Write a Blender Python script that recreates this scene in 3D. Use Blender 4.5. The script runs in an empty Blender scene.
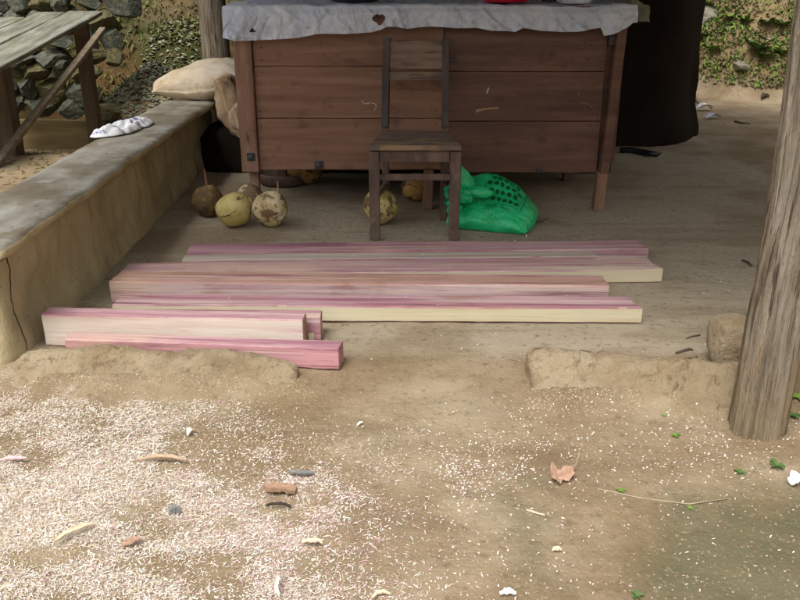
import bpy, bmesh, math, random
from mathutils import Vector, Matrix, noise, Euler
R = math.radians
scene = bpy.context.scene
col = scene.collection
random.seed(7)

# ------------------------------------------------------------------ camera
CAMH, PITCH, FPX = 1.25, R(21.3), 846.0
cam = bpy.data.cameras.new('camera')
cam_o = bpy.data.objects.new('camera', cam); col.objects.link(cam_o)
cam_o.location = (0, 0, CAMH); cam_o.rotation_euler = (math.pi/2 - PITCH, 0, 0)
cam.sensor_width = 36; cam.lens = 36*FPX/800; cam.clip_end = 500; cam.clip_start = .05
scene.camera = cam_o

# ------------------------------------------------------------------ sky and sun (bright overcast)
SUN_EL, SUN_AZ = R(58), R(205)          # azimuth measured from +Y clockwise: behind the camera, to the left
w = bpy.data.worlds.new('World'); scene.world = w; w.use_nodes = True
nt = w.node_tree; nt.nodes.clear()
sky = nt.nodes.new('ShaderNodeTexSky'); sky.sky_type = 'NISHITA'; sky.sun_disc = False
sky.sun_elevation = SUN_EL; sky.sun_rotation = SUN_AZ; sky.dust_density = 4; sky.air_density = 1
hs = nt.nodes.new('ShaderNodeHueSaturation'); hs.inputs['Saturation'].default_value = .22
bg = nt.nodes.new('ShaderNodeBackground'); bg.inputs['Strength'].default_value = .14
wo = nt.nodes.new('ShaderNodeOutputWorld')
nt.links.new(sky.outputs[0], hs.inputs['Color']); nt.links.new(hs.outputs[0], bg.inputs[0]); nt.links.new(bg.outputs[0], wo.inputs[0])
sd = bpy.data.lights.new('sun', 'SUN'); sd.energy = 1.2; sd.angle = R(22); sd.color = (1, .95, .85)
so = bpy.data.objects.new('sun', sd); col.objects.link(so)
dirv = Vector((math.sin(SUN_AZ)*math.cos(SUN_EL), math.cos(SUN_AZ)*math.cos(SUN_EL), math.sin(SUN_EL)))
so.rotation_euler = dirv.to_track_quat('Z', 'Y').to_euler(); so.location = dirv*20
scene.view_settings.view_transform = 'Standard'; scene.view_settings.look = 'None'
scene.view_settings.gamma = 1; scene.view_settings.use_curve_mapping = False
scene.view_settings.exposure = 0.92

# ------------------------------------------------------------------ measuring helpers
def P(px, py, Y):
    """world point at distance Y along the sight line measured in the survey"""
    a = math.atan((py-300)/FPX) + PITCH
    z = CAMH - Y*math.tan(a)
    Z = Y*math.cos(PITCH) + (CAMH-z)*math.sin(PITCH)
    return Vector(((px-400)/FPX*Z, Y, z))
def G(px, py, z=0):
    a = math.atan((py-300)/FPX) + PITCH
    return P(px, py, (CAMH-z)/math.tan(a))
def px_of(x, y, z=0):
    Z = y*math.cos(PITCH) + (CAMH-z)*math.sin(PITCH)
    yy = (CAMH-z)*math.cos(PITCH) - y*math.sin(PITCH)
    return 400+FPX*x/Z, 300+FPX*yy/Z
def sm(a, b, t):
    t = max(0, min(1, (t-a)/(b-a))); return t*t*(3-2*t)
def nz(p, s=1, seed=0):
    return noise.noise(Vector((p[0]*s+seed*7.3, p[1]*s-seed*3.1, p[2]*s+seed*1.7)))
def fb(p, s=1, seed=0, o=4):
    return noise.fractal(Vector((p[0]*s+seed*7.3, p[1]*s-seed*3.1, p[2]*s+seed*1.7)), 1, 2, o)

# ------------------------------------------------------------------ materials
def mat(name, stops, scale=5, stretch=(1,1,1), detail=6, layers=(), rough=.85, bump=(), spec=.3, seed=0, alpha=None, dist=0, trans=0):
    m = bpy.data.materials.new(name); m.use_nodes = True
    t = m.node_tree; N = t.nodes; L = t.links; N.clear()
    out = N.new('ShaderNodeOutputMaterial'); b = N.new('ShaderNodeBsdfPrincipled'); L.new(b.outputs[0], out.inputs[0])
    tc = N.new('ShaderNodeTexCoord')
    def tex(sc, st, det, sd, d=0, kind='noise'):
        mp = N.new('ShaderNodeMapping'); mp.inputs['Scale'].default_value = st; mp.inputs['Location'].default_value = (sd*3.17, sd*1.3, sd*2.1)
        L.new(tc.outputs['Object'], mp.inputs[0])
        if kind == 'vor':
            n = N.new('ShaderNodeTexVoronoi'); n.inputs['Scale'].default_value = sc; L.new(mp.outputs[0], n.inputs['Vector']); return n.outputs['Distance']
        n = N.new('ShaderNodeTexNoise'); n.inputs['Scale'].default_value = sc; n.inputs['Detail'].default_value = det
        n.inputs['Distortion'].default_value = d; n.inputs['Roughness'].default_value = .6
        L.new(mp.outputs[0], n.inputs['Vector']); return n.outputs[0]
    r = N.new('ShaderNodeValToRGB'); e = r.color_ramp.elements
    while len(e) < len(stops): e.new(.5)
    for k, (p, c) in enumerate(stops): e[k].position = p; e[k].color = (*c, 1)
    L.new(tex(scale, stretch, detail, seed, dist), r.inputs[0]); c = r.outputs[0]
    for k, ly in enumerate(layers):
        mr = N.new('ShaderNodeMapRange'); mr.interpolation_type = 'SMOOTHSTEP'
        if ly[0] == 'attr':
            _, ch, col_, sc, amt = ly
            at = N.new('ShaderNodeAttribute'); at.attribute_name = 'mask' if ch < 3 else 'mask_b'; ch %= 3
            sp = N.new('ShaderNodeSeparateColor'); L.new(at.outputs['Color'], sp.inputs[0])
            ad = N.new('ShaderNodeMath'); ad.operation = 'MULTIPLY_ADD'; ad.inputs[1].default_value = amt; ad.inputs[2].default_value = -amt*.5
            L.new(tex(sc, (1,1,1), 6, k+3), ad.inputs[0])
            a2 = N.new('ShaderNodeMath'); a2.operation = 'ADD'; L.new(ad.outputs[0], a2.inputs[0]); L.new(sp.outputs[ch], a2.inputs[1])
            mr.inputs['From Min'].default_value = .25; mr.inputs['From Max'].default_value = .75
            L.new(a2.outputs[0], mr.inputs['Value'])
        else:
            kind, sc, st, lo, hi, col_ = ly[:6]
            mr.inputs['From Min'].default_value = lo; mr.inputs['From Max'].default_value = hi
            L.new(tex(sc, st, 5, seed+k+11, 0, kind), mr.inputs['Value'])
        if len(col_) == 4:
            mu = N.new('ShaderNodeMath'); mu.operation = 'MULTIPLY'; mu.inputs[1].default_value = col_[3]; L.new(mr.outputs[0], mu.inputs[0]); fac = mu.outputs[0]
        else: fac = mr.outputs[0]
        mx = N.new('ShaderNodeMix'); mx.data_type = 'RGBA'; L.new(fac, mx.inputs[0]); L.new(c, mx.inputs[6]); mx.inputs[7].default_value = (*col_[:3], 1)
        c = mx.outputs[2]
    L.new(c, b.inputs['Base Color']); b.inputs['Roughness'].default_value = rough
    b.inputs['Specular IOR Level'].default_value = spec
    if alpha is not None: b.inputs['Alpha'].default_value = alpha
    if trans: b.inputs['Transmission Weight'].default_value = trans
    prev = None
    for k, (sc, st, strength, d_) in enumerate(bump):
        bp = N.new('ShaderNodeBump'); bp.inputs['Strength'].default_value = strength; bp.inputs['Distance'].default_value = d_
        L.new(tex(sc, st, 8, seed+k+31), bp.inputs['Height'])
        if prev: L.new(prev, bp.inputs['Normal'])
        prev = bp.outputs[0]
    if prev: L.new(prev, b.inputs['Normal'])
    return m

MUDB = ((60,(1,1,1),.6,.012),(14,(1,1,1),.5,.02))
M = {}
M['ground'] = mat('ground_earth', [(.3,(.20,.142,.086)),(.5,(.275,.21,.133)),(.7,(.35,.285,.195))], 3.2, layers=[('noise', 2.3, (1,1,1), .5, .7, (.37,.31,.215,.5)),
    ('attr', 0, (.37,.32,.235,.85), 6, .5),                 # trodden floor under the roof
    ('attr', 1, (.10,.098,.052,.8), 5, 1.3),                # moss towards the lower right, plus painted shade behind the post
    ('noise', 1.3, (1,1,1), .52, .66, (.20,.14,.075,.6)),
    ('attr', 2, (.26,.19,.10,1), 5, .6), ('attr', 4, (.11,.063,.024,1), 4, .3), ('attr', 5, (.035,.045,.010,.9), 4, 1.2),
    ('attr', 3, (.50,.42,.36,.7), 30, 1.1),                 # cut bank earth
    ('noise', 1.4, (.5,1.6,1), .5, .62, (.19,.135,.075,.5)), ('noise', 7, (.35,1.8,1), .54, .66, (.20,.15,.09,.4)),
    ('noise', 38, (1,1,1), .54, .68, (.14,.10,.06,.55)),
    ('noise', 110, (1,1,1), .58, .7, (.5,.43,.33,.45)),
    ], rough=.95, bump=((90,(1,1,1),.55,.008),(22,(1,1,1),.45,.015)), spec=.15)
M['mud'] = mat('mud_plaster', [(.3,(.37,.30,.165)),(.5,(.48,.405,.24)),(.72,(.54,.475,.31))], 4, (1,1,.5), layers=[
    ('noise', 3, (3,3,.5), .54, .74, (.2,.155,.085,.4)),
    ('noise', 40, (1,1,1), .6, .75, (.13,.09,.05,.5)),
    ('noise', 7, (1,1,1), .58, .75, (.45,.39,.27,.5))], rough=.95, bump=((9,(1,1,.35),.5,.02),(55,(1,1,1),.5,.008)), spec=.15)
M['sill'] = mat('sill_mud', [(.3,(.255,.192,.115)),(.5,(.325,.257,.165)),(.7,(.39,.32,.22))], 5, layers=[
    ('noise', 30, (1,1,1), .56, .68, (.16,.105,.06,.6)), ('noise', 4, (1,1,1), .54, .66, (.19,.14,.085,.6)), ('noise', 9, (1,1,1.5), .58, .7, (.38,.32,.23,.4))],
    rough=.97, bump=((14,(1,1,1),.6,.025),(45,(1,1,1),.8,.016),(140,(1,1,1),.7,.006)), spec=.1)
M['coping'] = mat('wall_cement', [(.3,(.14,.125,.095)),(.5,(.25,.23,.185)),(.7,(.36,.35,.31))], 6, (1,.6,1), layers=[
    ('noise', 3, (1,1,1), .46, .62, (.14,.105,.06,.7)), ('noise', 9, (1,1,1), .58, .68, (.34,.34,.33,.6)), ('noise', 22, (1,1,1), .62, .72, (.05,.045,.04,.8))],
    rough=.8, bump=((30,(1,1,1),.5,.01),(120,(1,1,1),.4,.004)))
M['shaded_mud'] = mat('shaded_mud_wall', [(.3,(.009,.006,.004)),(.7,(.020,.014,.009))], 3, bump=MUDB, spec=.1)  # near-black: deep shade on house and ledge is put into the colour
M['crack'] = mat('crack_dark', [(.3,(.03,.025,.02)),(.7,(.05,.04,.03))], 30)
M['thatch'] = mat('thatch', [(.3,(.07,.055,.03)),(.7,(.16,.12,.07))], 20, (1,.1,1), bump=((60,(1,.1,1),.8,.02),))
M['post'] = mat('post_wood', [(.28,(.12,.085,.055)),(.45,(.25,.2,.145)),(.6,(.35,.3,.235)),(.78,(.43,.39,.33))], 5, (6,6,.55), detail=8, layers=[
    ('noise', 3, (5,5,.7), .56, .66, (.34,.21,.1,.55)), ('noise', 9, (7,7,.4), .57, .63, (.055,.04,.03,.85)), ('noise', 26, (5,5,.22), .58, .64, (.09,.065,.045,.7)), ('noise', 4, (2,2,1), .55, .68, (.36,.26,.16,.6)),
    ('attr', 0, (.33,.26,.16,.8), 8, .7)], rough=.92, bump=((9,(7,7,.4),1,.03),(30,(5,5,.35),.8,.008),(60,(2,2,.5),.4,.006)), spec=.15)
def lumber(name, kind, seed):
    pink, deep, cream, tan = (.45,.265,.29), (.24,.09,.13), (.60,.55,.40), (.42,.27,.175)
    if kind == 'pink': st = [(.30,deep),(.38,(.36,.16,.195)),(.5,pink),(.62,(.52,.36,.36)),(.74,(.60,.48,.42))]
    if kind == 'cream': st = [(.3,(.50,.38,.27)),(.44,(.6,.53,.36)),(.62,cream),(.8,(.68,.62,.47))]
    if kind == 'tan': st = [(.28,(.26,.12,.09)),(.45,tan),(.6,(.47,.27,.25)),(.75,(.54,.41,.30))]
    if kind == 'brown': st = [(.28,(.16,.075,.06)),(.5,(.34,.2,.14)),(.72,(.44,.30,.25))]
    if kind == 'rose': st = [(.30,(.42,.16,.22)),(.45,(.48,.22,.25)),(.6,(.54,.30,.31)),(.75,(.60,.43,.40))]
    if kind == 'pale': st = [(.28,(.46,.29,.28)),(.4,(.60,.50,.42)),(.55,(.68,.62,.54)),(.8,(.70,.66,.60))]
    if kind == 'mauve': st = [(.28,(.24,.12,.13)),(.42,(.40,.25,.26)),(.56,(.52,.40,.38)),(.7,(.60,.49,.40))]
    if kind == 'mix': st = [(.3,(.30,.13,.15)),(.45,pink),(.55,(.52,.36,.31)),(.68,cream)]
    if kind == 'grey': st = [(.3,(.36,.25,.23)),(.5,(.46,.40,.33)),(.7,(.54,.49,.39))]
    ly = [('noise', 2.2, (.4,9,9), .56, .64, (*deep,.75)), ('noise', 5, (.14,24,24), .60, .65, (.17,.075,.07,.7)), ('noise', 1.1, (.5,7,7), .58, .66, (.60,.53,.40,.75)), ('noise', 3.3, (1,1.5,1.5), .55, .68, (.30,.17,.12,.55)), ('noise', 6, (.2,14,14), .54, .66, (.66,.53,.48,.6)), ('noise', 5, (.25,12,12), .57, .66, (.42,.2,.28,.55)), ('noise', 1.5, (1,2,2), .55, .7, (.60,.42,.3,.5)),
          ('noise', 26, (.5,3,3), .68, .74, (.22,.12,.1,.7))]
    if kind == 'pale': ly = [('noise', 1.3, (.7,7,7), .56, .68, (.58,.34,.35,.7)), ('noise', 2.2, (.8,3,3), .62, .69, (.46,.32,.2,.6)), ('noise', 20, (.12,6,6), .6, .72, (.5,.42,.32,.5))]
    if kind in ('cream','grey'): ly = [('noise', 1.6, (.6,8,8), .6, .72, (.62,.38,.38,.7)), ('noise', 3, (.6,4,4), .6, .68, (.5,.36,.25,.6)), ('noise', 20, (.12,6,6), .6, .72, (.44,.34,.22,.5))]
    return mat(name, st, 2.4, (.35,8,8), detail=8, layers=ly, rough=.8, bump=((14,(.3,8,8),.35,.004),(120,(.5,1,1),.35,.002)), seed=seed, dist=.25, spec=.25)
M['chest'] = mat('chest_wood', [(.28,(.155,.078,.046)),(.5,(.215,.112,.070)),(.72,(.27,.15,.098))], 3, (.5,1,9), detail=8, layers=[('noise', 2, (.8,1,2), .5, .66, (.3,.17,.11,.45)), ('noise', 9, (.12,1,9), .58, .7, (.13,.06,.035,.3)),
    ('noise', 8, (1,1,1.3), .56, .72, (.08,.035,.025,.6)), ('noise', 3, (.5,1,9), .58, .7, (.31,.17,.1,.5)), ('noise', 60, (.2,1,2), .64, .72, (.36,.26,.2,.35))],
    rough=.55, bump=((25,(.3,1,6),.3,.004),), spec=.35)
M['chest_shaded'] = mat('chest_wood_shaded', [(.28,(.072,.035,.024)),(.5,(.125,.062,.041)),(.72,(.18,.094,.062))], 3, (.5,1,6), detail=8, layers=[  # shaded copy of the chest wood, for the side away from the light
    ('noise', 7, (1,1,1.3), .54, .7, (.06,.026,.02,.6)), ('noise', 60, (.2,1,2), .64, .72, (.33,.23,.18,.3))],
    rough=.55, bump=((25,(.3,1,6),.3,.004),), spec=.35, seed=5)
M['chest_post'] = mat('chest_post_wood', [(.28,(.13,.065,.045)),(.5,(.22,.12,.08)),(.72,(.31,.19,.13))], 4, (5,5,.5), detail=8, layers=[
    ('noise', 14, (1,1,.6), .6, .72, (.05,.03,.025,.7)), ('noise', 6, (2,2,.8), .6, .7, (.38,.27,.2,.4))], rough=.65, bump=((25,(6,6,.4),.4,.004),))
M['chair'] = mat('chair_wood', [(.28,(.06,.04,.032)),(.5,(.12,.08,.062)),(.72,(.19,.135,.1))], 5, (3,3,1), detail=8, layers=[
    ('noise', 12, (1,1,1), .58, .72, (.26,.2,.16,.4)), ('noise', 40, (1,1,1), .64, .72, (.03,.02,.02,.7))], rough=.7, bump=((40,(3,3,1),.35,.003),))
M['chair_dark'] = mat('chair_back_wood', [(.28,(.035,.028,.03)),(.5,(.065,.05,.048)),(.72,(.1,.08,.07))], 5, (3,3,1), detail=8, rough=.7, bump=((40,(3,3,1),.35,.003),))
M['chair_panel'] = mat('chair_panel_wood', [(.28,(.1,.065,.05)),(.5,(.17,.115,.085)),(.72,(.24,.17,.12))], 4, (1,3,7), detail=8, layers=[('noise', 5,(1,1,7),.56,.68,(.05,.035,.03,.7))], rough=.7, bump=((30,(1,3,6),.35,.003),))
M['seat'] = mat('seat_wood', [(.28,(.09,.065,.05)),(.5,(.15,.11,.085)),(.72,(.21,.165,.13))], 5, (1,4,4), detail=8, layers=[
    ('noise', 5, (.8,2,1), .52, .62, (.34,.22,.11,.6)), ('noise', 30, (1,3,1), .62, .72, (.05,.035,.03,.7))], rough=.6, bump=((40,(1,4,4),.4,.003),))
M['plastic'] = mat('plastic_sheet', [(.3,(.50,.55,.67)),(.5,(.61,.66,.77)),(.7,(.72,.76,.83))], 5, layers=[
    ('noise', 9, (1,1,1), .56, .7, (.38,.40,.45,.4)), ('noise', 3, (1,1,1), .6, .72, (.40,.42,.3,.3))], rough=.3, bump=((16,(1,1,1),.8,.02),(45,(1,1,1),.6,.01)), spec=.6, alpha=.86)
M['tarp'] = mat('grey_tarp', [(.3,(.1,.1,.06)),(.6,(.19,.19,.13)),(.75,(.32,.3,.22))], 12, rough=.5, bump=((20,(1,1,1),.7,.015),))
M['iron'] = mat('iron', [(.3,(.02,.02,.024)),(.7,(.06,.055,.06))], 20, rough=.5, spec=.5)
M['pan'] = mat('pan_black', [(.3,(.012,.012,.016)),(.7,(.03,.03,.036))], 10, rough=.4, spec=.5)
M['red'] = mat('red_plastic', [(.3,(.55,.006,.03)),(.7,(.65,.01,.045))], 6, rough=.3, spec=.5)
M['coco'] = mat('coconut_husk', [(.25,(.22,.14,.04)),(.42,(.46,.34,.11)),(.55,(.58,.47,.2)),(.72,(.66,.56,.3))], 15, detail=6, layers=[
    ('noise', 15, (1,1,1), .49, .56, (.12,.07,.03,.9)), ('noise', 6, (1,1,1), .54, .68, (.26,.3,.07,.6)), ('noise', 88, (1,1,.4), .56, .64, (.09,.05,.03,.8))], rough=.6, bump=((40,(2,2,.6),.3,.008),))
M['coco_pale'] = mat('coconut_husk_pale', [(.3,(.32,.22,.09)),(.48,(.55,.44,.24)),(.68,(.66,.58,.4))], 12, layers=[
    ('noise', 13, (1,1,1.4), .47, .55, (.14,.08,.04,.9)), ('noise', 66, (1,1,1), .56, .64, (.07,.045,.03,.8))], rough=.65, bump=((40,(2,2,.6),.35,.008),), seed=4)
M['coco_green'] = mat('coconut_husk_green', [(.3,(.36,.27,.07)),(.48,(.50,.41,.14)),(.68,(.60,.50,.23))], 12, layers=[
    ('noise', 19, (1,1,1), .57, .62, (.1,.06,.03,.9))], rough=.55, bump=((40,(2,2,.6),.25,.006),), seed=9)
M['coco_dark'] = mat('coconut_husk_dark', [(.3,(.06,.036,.02)),(.5,(.14,.09,.035)),(.7,(.30,.23,.08))], 18, layers=[
    ('noise', 11, (1,1,1), .5, .58, (.07,.04,.03,.9)), ('noise', 88, (1,1,1), .56, .64, (.05,.03,.02,.8))], rough=.7, bump=((40,(1,1,1),.4,.01),), seed=2)
M['coco_orange'] = mat('coconut_husk_orange', [(.3,(.24,.12,.04)),(.5,(.42,.24,.07)),(.7,(.5,.33,.12))], 15, layers=[
    ('noise', 19, (1,1,1), .52, .58, (.08,.04,.03,.9))], rough=.6, bump=((40,(1,1,1),.3,.008),), seed=6)
M['stalk'] = mat('stalk', [(.3,(.3,.17,.07)),(.7,(.46,.3,.14))], 30)
M['stalk_red'] = mat('stalk_red', [(.3,(.25,.08,.06)),(.7,(.36,.13,.09))], 30)
M['green'] = mat('green_sack', [(.3,(.005,.36,.11)),(.5,(.012,.52,.18)),(.7,(.05,.60,.26))], 9, layers=[
    ('noise', 30, (1,1,1), .6, .72, (.1,.48,.24,.4))], rough=.32, bump=((22,(1,1,.5),.8,.016),(55,(1,.5,1),.6,.006),(160,(1,1,1),.3,.002)), spec=.5)
M['print'] = mat('sack_print', [(.3,(.004,.07,.025)),(.7,(.008,.11,.04))], 12, rough=.5)
M['sack'] = mat('cream_sack', [(.3,(.40,.31,.19)),(.5,(.55,.46,.33)),(.7,(.62,.55,.46))], 5, layers=[
    ('noise', 11, (1,1,1), .58, .7, (.28,.19,.09,.6)), ('noise', 4, (1,1,1), .58, .72, (.62,.59,.58,.7))], rough=.75, bump=((20,(1,1,1),.7,.015),(200,(1,1,1),.3,.002)))
M['sack_tan'] = mat('tan_sack', [(.3,(.26,.17,.09)),(.5,(.42,.3,.18)),(.7,(.52,.41,.29))], 6, layers=[
    ('noise', 11, (1,1,1), .6, .7, (.18,.1,.05,.7))], rough=.8, bump=((16,(1,1,.6),.9,.02),))
M['rag'] = mat('rag_cloth', [(.42,(.7,.72,.75)),(.54,(.78,.8,.82)),(.58,(.5,.52,.62)),(.63,(.2,.2,.38))], 11, (1,2,1), rough=.9, bump=((60,(1,1,1),.5,.004),))
M['check'] = mat('blue_cloth', [(.4,(.45,.52,.75)),(.52,(.2,.3,.65)),(.6,(.6,.64,.8))], 90, detail=1, rough=.9)
M['board'] = mat('bench_plank', [(.3,(.09,.09,.065)),(.5,(.19,.185,.14)),(.7,(.31,.31,.26))], 4, (5,.5,5), detail=8, layers=[
    ('noise', 5, (1,1,1), .54, .68, (.13,.14,.06,.5)), ('noise', 25, (1,1,1), .64, .72, (.45,.45,.4,.7))], rough=.85, bump=((20,(6,.4,6),.6,.006),))
M['timber'] = mat('bench_leg_wood', [(.3,(.07,.05,.032)),(.5,(.12,.085,.055)),(.7,(.18,.13,.09))], 5, (4,4,.5), detail=8, rough=.9, bump=((20,(6,6,.4),.6,.006),))
M['timber_tan'] = mat('retaining_board_wood', [(.3,(.12,.085,.035)),(.5,(.19,.14,.06)),(.7,(.25,.19,.09))], 5, (.5,4,4), detail=8, rough=.9, bump=((20,(.4,6,6),.6,.006),))
M['brace'] = mat('brace_wood', [(.3,(.13,.1,.065)),(.7,(.24,.2,.14))], 5, (4,4,4), rough=.9, bump=((30,(1,1,1),.4,.004),))
M['stone'] = mat('fieldstone', [(.3,(.045,.055,.04)),(.5,(.095,.105,.08)),(.7,(.17,.175,.14))], 5, layers=[
    ('noise', 4, (1,1,1), .52, .66, (.2,.17,.07,.7)), ('noise', 30, (1,1,1), .64, .72, (.32,.33,.3,.6))], rough=.9, bump=((12,(1,1,1),.6,.02),(60,(1,1,1),.5,.006)))
M['stone_ochre'] = mat('fieldstone_ochre', [(.3,(.07,.06,.022)),(.5,(.13,.11,.05)),(.7,(.2,.18,.1))], 5, layers=[
    ('noise', 5, (1,1,1), .54, .66, (.09,.11,.05,.8))], rough=.9, bump=((12,(1,1,1),.6,.02),(60,(1,1,1),.5,.006)))
M['rock'] = mat('bank_rock', [(.3,(.16,.14,.11)),(.7,(.3,.27,.22))], 9, layers=[('noise', 6,(1,1,1),.52,.66,(.1,.12,.04,.7))], rough=.95, bump=((20,(1,1,1),.6,.01),))
M['shave_white'] = mat('shaving_white', [(.3,(.74,.69,.6)),(.7,(.86,.83,.77))], 12, rough=.7)
M['shave_cream'] = mat('shaving_cream', [(.3,(.6,.5,.34)),(.7,(.72,.64,.48))], 12, rough=.7)
M['shave_pink'] = mat('shaving_pink', [(.3,(.6,.36,.38)),(.7,(.74,.54,.54))], 12, rough=.7)
M['shave_tan'] = mat('shaving_tan', [(.3,(.42,.3,.2)),(.7,(.55,.44,.32))], 12, rough=.8)
M['leafdry'] = mat('dry_leaf', [(.3,(.33,.19,.13)),(.7,(.48,.33,.24))], 30, rough=.8)
M['chip_brown'] = mat('bark_chip', [(.3,(.26,.155,.095)),(.7,(.38,.25,.17))], 30, (1,4,1), rough=.85, bump=((60,(1,5,1),.5,.003),))
M['leaf_grey'] = mat('grey_leaf', [(.3,(.14,.14,.14)),(.7,(.26,.26,.26))], 20, rough=.7)
M['leaf_dark'] = mat('dark_leaf', [(.3,(.05,.035,.03)),(.7,(.09,.07,.06))], 20, rough=.7)
M['twig'] = mat('twig_wood', [(.3,(.06,.04,.03)),(.7,(.12,.085,.06))], 30)
M['twig_pale'] = mat('twig_pale', [(.3,(.3,.24,.15)),(.7,(.42,.36,.25))], 30)
M['paper'] = mat('white_paper', [(.3,(.65,.66,.64)),(.7,(.8,.8,.78))], 10)
M['leaf'] = mat('leaf_green', [(.3,(.07,.15,.02)),(.5,(.13,.24,.035)),(.7,(.2,.32,.06))], 14, rough=.7, spec=.15)
M['leaf_pale'] = mat('leaf_pale', [(.3,(.05,.11,.028)),(.7,(.11,.19,.055))], 14, rough=.55)
M['leaf_olive'] = mat('leaf_olive', [(.3,(.11,.14,.03)),(.7,(.20,.24,.06))], 14, rough=.8)
M['leaf_litter'] = mat('litter_brown', [(.3,(.11,.08,.045)),(.7,(.24,.18,.11))], 14, rough=.9)
M['moss'] = mat('moss_dark', [(.3,(.035,.05,.012)),(.7,(.075,.095,.02))], 10, rough=.95)
M['grit'] = mat('grit', [(.3,(.18,.19,.12)),(.7,(.34,.35,.25))], 20, rough=.9)
M['grit_pale'] = mat('grit_pale', [(.3,(.25,.19,.125)),(.7,(.42,.34,.24))], 20, rough=.95)
M['grit_dark'] = mat('grit_dark', [(.3,(.09,.07,.04)),(.7,(.16,.13,.08))], 20, rough=.9)
M['chalk'] = mat('chalk', [(.3,(.36,.3,.3)),(.7,(.5,.45,.45))], 60)
M['chalk_faint'] = mat('chalk_faint', [(.45,(.13,.065,.045)),(.6,(.25,.17,.14))], 45)
M['scar'] = mat('scar', [(.3,(.3,.17,.09)),(.7,(.4,.25,.15))], 40)

# ------------------------------------------------------------------ object helpers
def link(name, verts, faces, mats, parent=None, mi=None, smooth=False, seams=None):
    me = bpy.data.meshes.new(name); me.from_pydata([tuple(v) for v in verts], [], faces)
    if not isinstance(mats, (list, tuple)): mats = [mats]
    for m in mats: me.materials.append(m)
    if mi: me.polygons.foreach_set('material_index', mi)
    if smooth: me.polygons.foreach_set('use_smooth', [True]*len(me.polygons))
    me.update()
    o = bpy.data.objects.new(name, me); col.objects.link(o)
    if parent: o.parent = parent
    return o
def tag(o, label=None, cat=None, group=None, kind=None):
    if label: o['label'] = label
    if cat: o['category'] = cat
    if group: o['group'] = group
    if kind: o['kind'] = kind
    return o
def empty(name, loc, label, cat, group=None, rz=0):
    o = bpy.data.objects.new(name, None); o.location = loc; o.rotation_euler.z = rz; o.empty_display_size = .1
    col.objects.link(o); return tag(o, label, cat, group)
def lin(n, lo=-1, hi=1): return [lo+(hi-lo)*k/n for k in range(n+1)]
def gbox(us, vs, ws, fn):
    """closed surface lattice of a box, every point mapped through fn(u,v,w)"""
    if isinstance(us, int): us = lin(us)
    if isinstance(vs, int): vs = lin(vs)
    if isinstance(ws, int): ws = lin(ws)
    a, b, c = len(us)-1, len(vs)-1, len(ws)-1
    idx, V, F = {}, [], []
    def q(i, j, k):
        if (i,j,k) not in idx:
            idx[(i,j,k)] = len(V); V.append(fn(us[i], vs[j], ws[k]))
        return idx[(i,j,k)]
    for i in range(a):
        for j in range(b):
            F.append((q(i,j,0), q(i,j+1,0), q(i+1,j+1,0), q(i+1,j,0)))
            F.append((q(i,j,c), q(i+1,j,c), q(i+1,j+1,c), q(i,j+1,c)))
    for i in range(a):
        for k in range(c):
            F.append((q(i,0,k), q(i+1,0,k), q(i+1,0,k+1), q(i,0,k+1)))
            F.append((q(i,b,k), q(i,b,k+1), q(i+1,b,k+1), q(i+1,b,k)))
    for j in range(b):
        for k in range(c):
            F.append((q(0,j,k), q(0,j,k+1), q(0,j+1,k+1), q(0,j+1,k)))
            F.append((q(a,j,k), q(a,j+1,k), q(a,j+1,k+1), q(a,j,k+1)))
    return V, F
def edgy(n, half, c):
    e = 1-c/half
    return [-1] + lin(n, -e, e) + [1]
def plank(c, size, nl=10, axis=0, ch=.003, wob=.0015, seed=0, rot=None):
    """roughly sawn timber: chamfered, slightly wavy box; returns V,F around centre c"""
    h = [s/2 for s in size]
    ns = [2, 2, 2]; ns[axis] = nl
    ch = min(ch, min(h)*.4)
    L = [edgy(ns[k], h[k], ch) for k in range(3)]
    def fn(*t):
        p = [t[k]*h[k] for k in range(3)]
        ext = [abs(t[k]) > .9999 for k in range(3)]
        if sum(ext) >= 2:
            for k in range(3):
                if ext[k]: p[k] -= math.copysign(ch*(.45+.5*abs(nz(p, 18, seed))), t[k])
        q = Vector(p)
        for k in range(3):
            if k != axis: q[k] += wob*nz(p, 2.5, seed+k+1) + wob*.4*nz(p, 14, seed+k+4)
        if rot: q.rotate(rot)
        return q + Vector(c)
    return gbox(*L, fn)
def merge(*vfs):
    V, F = [], []
    for v, f in vfs:
        n = len(V); V += list(v); F += [tuple(i+n for i in q) for q in f]
    return V, F
def bar(a, b, wx, wy, seed=0, nl=6, ch=.003, wob=.0015, twist=0):
    a, b = Vector(a), Vector(b); d = b-a
    rot = d.to_track_quat('Z', 'Y')
    V, F = plank((0,0,0), (wx, wy, d.length), nl, 2, ch, wob, seed)
    q = rot.to_matrix() @ Matrix.Rotation(twist, 3, 'Z')
    return [q @ v + (a+b)/2 for v in V], F
def tube(pts, rad, n=8, seed=0, rough=0):
    pts = [Vector(p) for p in pts]; V, F = [], []
    for k, p in enumerate(pts):
        d = (pts[min(k+1, len(pts)-1)] - pts[max(k-1, 0)]).normalized()
        q = d.to_track_quat('Z', 'Y'); r = rad[k] if isinstance(rad, (list, tuple)) else rad
        for j in range(n):
            t = 2*math.pi*j/n
            rr = r*(1+rough*nz((math.cos(t)*2, math.sin(t)*2, k*.7), 1, seed))
            V.append(p + q @ Vector((rr*math.cos(t), rr*math.sin(t), 0)))
    for k in range(len(pts)-1):
        for j in range(n):
            F.append((k*n+j, k*n+(j+1)%n, (k+1)*n+(j+1)%n, (k+1)*n+j))
    F.append(tuple(range(n-1, -1, -1))); F.append(tuple((len(pts)-1)*n+j for j in range(n)))
    return V, F
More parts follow.
